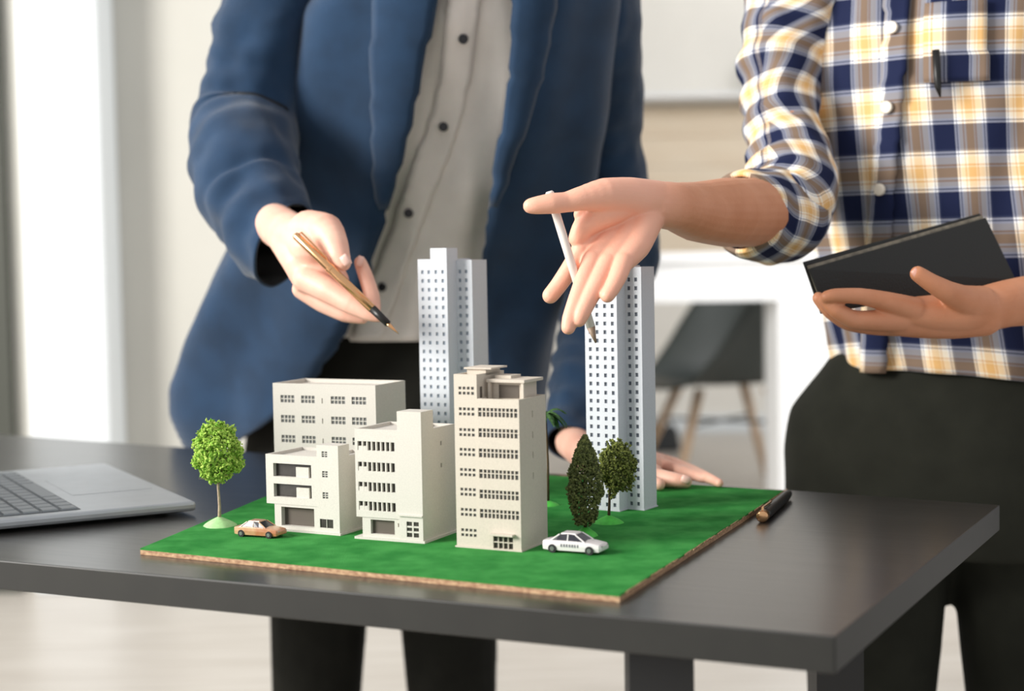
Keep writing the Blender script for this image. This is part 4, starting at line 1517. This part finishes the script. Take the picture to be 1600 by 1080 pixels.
add_mesh(body, fuse(h, 0.0012, 5, 0.6))

# left forearm and hand under the tablet
h = MB()
chain_px(h, [(1745, 440, 1.81, 48), (1690, 456, 1.76, 46), (1620, 468, 1.71, 40), (1575, 474, 1.685, 37), (1535, 484, 1.67, 36)])
chain_px(h, [(1535, 484, 1.67, 36), (1500, 488, 1.66, 34), (1460, 490, 1.655, 30), (1425, 488, 1.65, 24)])
chain_px(h, [(1535, 492, 1.67, 34), (1490, 500, 1.665, 30), (1440, 503, 1.66, 26), (1400, 503, 1.655, 22)])
chain_px(h, [(1530, 476, 1.66, 30), (1503, 468, 1.64, 23), (1480, 456, 1.625, 17.5), (1455, 442, 1.618, 14.5), (1434, 428, 1.615, 12.5)])      # thumb
chain_px(h, [(1430, 484, 1.645, 20), (1388, 472, 1.635, 16), (1345, 463, 1.63, 13), (1305, 462, 1.63, 11.5), (1292, 464, 1.632, 10)])            # index
chain_px(h, [(1410, 500, 1.65, 20), (1370, 501, 1.642, 17), (1335, 500, 1.638, 15), (1308, 486, 1.635, 13), (1290, 469, 1.64, 11)])            # middle
chain_px(h, [(1400, 508, 1.66, 18), (1365, 509, 1.66, 15), (1325, 504, 1.658, 13), (1296, 486, 1.655, 11.5), (1279, 466, 1.655, 10)])          # ring
add_mesh(body, fuse(h, 0.0015, 4, 0.6))
bo2 = body.build('body', M['skin2'], m2, True, smooth=True)
at_ = bo2.data.attributes.new('palm', 'FLOAT', 'POINT')
vals = []
for v in bo2.data.vertices:                  # palms and fingertips are paler than the tanned forearm
    q = proj(v.co)
    s_ = max(0.0, min(1.0, (1095 - q[0]) / 90))
    vals.append(s_ * s_ * (3 - 2 * s_))
at_.data.foreach_set('value', vals)
nt = M['skin2'].node_tree
an = nt.nodes.new('ShaderNodeAttribute')
an.attribute_name = 'palm'
mxn = nt.nodes.new('ShaderNodeMix')
mxn.data_type = 'RGBA'
old = nt.nodes['Principled BSDF'].inputs['Base Color'].links[0].from_socket
nt.links.new(an.outputs['Fac'], mxn.inputs[0])
nt.links.new(old, mxn.inputs[6])
mxn.inputs[7].default_value = lin((244, 182, 156))
nt.links.new(mxn.outputs[2], nt.nodes['Principled BSDF'].inputs['Base Color'])
nail(bo2, 1432, 427, 1.6085, 6, 7, math.radians(-40), M['nail2'])
MB().ball(hd2 + Vector((0, 0.018, 0.045)), 0.098, 24, 14, (0.9, 1.0, 0.95)).build('hair', M['hair'], bo2, True, smooth=True)
for sg in (-1, 1):
    MB().ball(hd2 + Vector((sg * 0.032 - 0.015, -0.088, 0.012)), 0.011, 12, 8).build('eye', M['white'], bo2, True, smooth=True)

# stylus in the open hand
p0, p1 = P(858, 299, 1.592 - HS), P(931, 536, 1.594 - HS)
pd = (p1 - p0).normalized()
st_ = thing('stylus', 'slim white stylus held between the fingers of the open hand', 'stylus', p0)
n_ = (p1 - p0).length
MB().tube([p0, p0 + pd * 0.0015, p0 + pd * (n_ - 0.016)], [0.0030, 0.0042, 0.0042], 18).build('barrel', M['pencil'], st_, True, smooth=True)
MB().tube([p0 + pd * (n_ - 0.016), p0 + pd * n_], [0.0042, 0.0008], 18).build('tip', M['pencil_tip'], st_, True, smooth=True)

# black tablet case: two slabs held at a slant
tA, tB = P(1264, 420, 1.665), P(1541, 340, 1.755)
tC, tD = P(1588, 438, 1.735), P(1292, 489, 1.665)
tb_ = thing('tablet', 'black tablet in a folding case held in the plaid man\'s left hand', 'tablet', tD)
nrm = (tB - tA).cross(tD - tA).normalized()
if nrm.y < 0: nrm = -nrm


def slab(q, off, th, grow=0.0):
    c = sum(q, Vector()) / 4
    a = [p + (p - c).normalized() * grow + nrm * off for p in q]
    b_ = [p + nrm * th for p in a]
    mb = MB()
    mb.v = [tuple(p) for p in a + b_]
    mb.f = [(0, 1, 2, 3), (7, 6, 5, 4), (0, 4, 5, 1), (1, 5, 6, 2), (2, 6, 7, 3), (3, 7, 4, 0)]
    return mb


slab([tA, tB, tC, tD], 0.0, 0.003).build('case_front', M['case'], tb_, True, bevel=0.001, recalc=True)
LIFT = Vector((0.0, 0, 0.0045))
slab([tA + LIFT, tB + LIFT, tC, tD], 0.0035, 0.007, -0.003).build('tablet_body', M['pages'], tb_, True, bevel=0.001, recalc=True)
slab([tA + LIFT * 2, tB + LIFT * 1.5, tC, tD], 0.011, 0.003).build('case_back', M['case'], tb_, True, bevel=0.001, recalc=True)
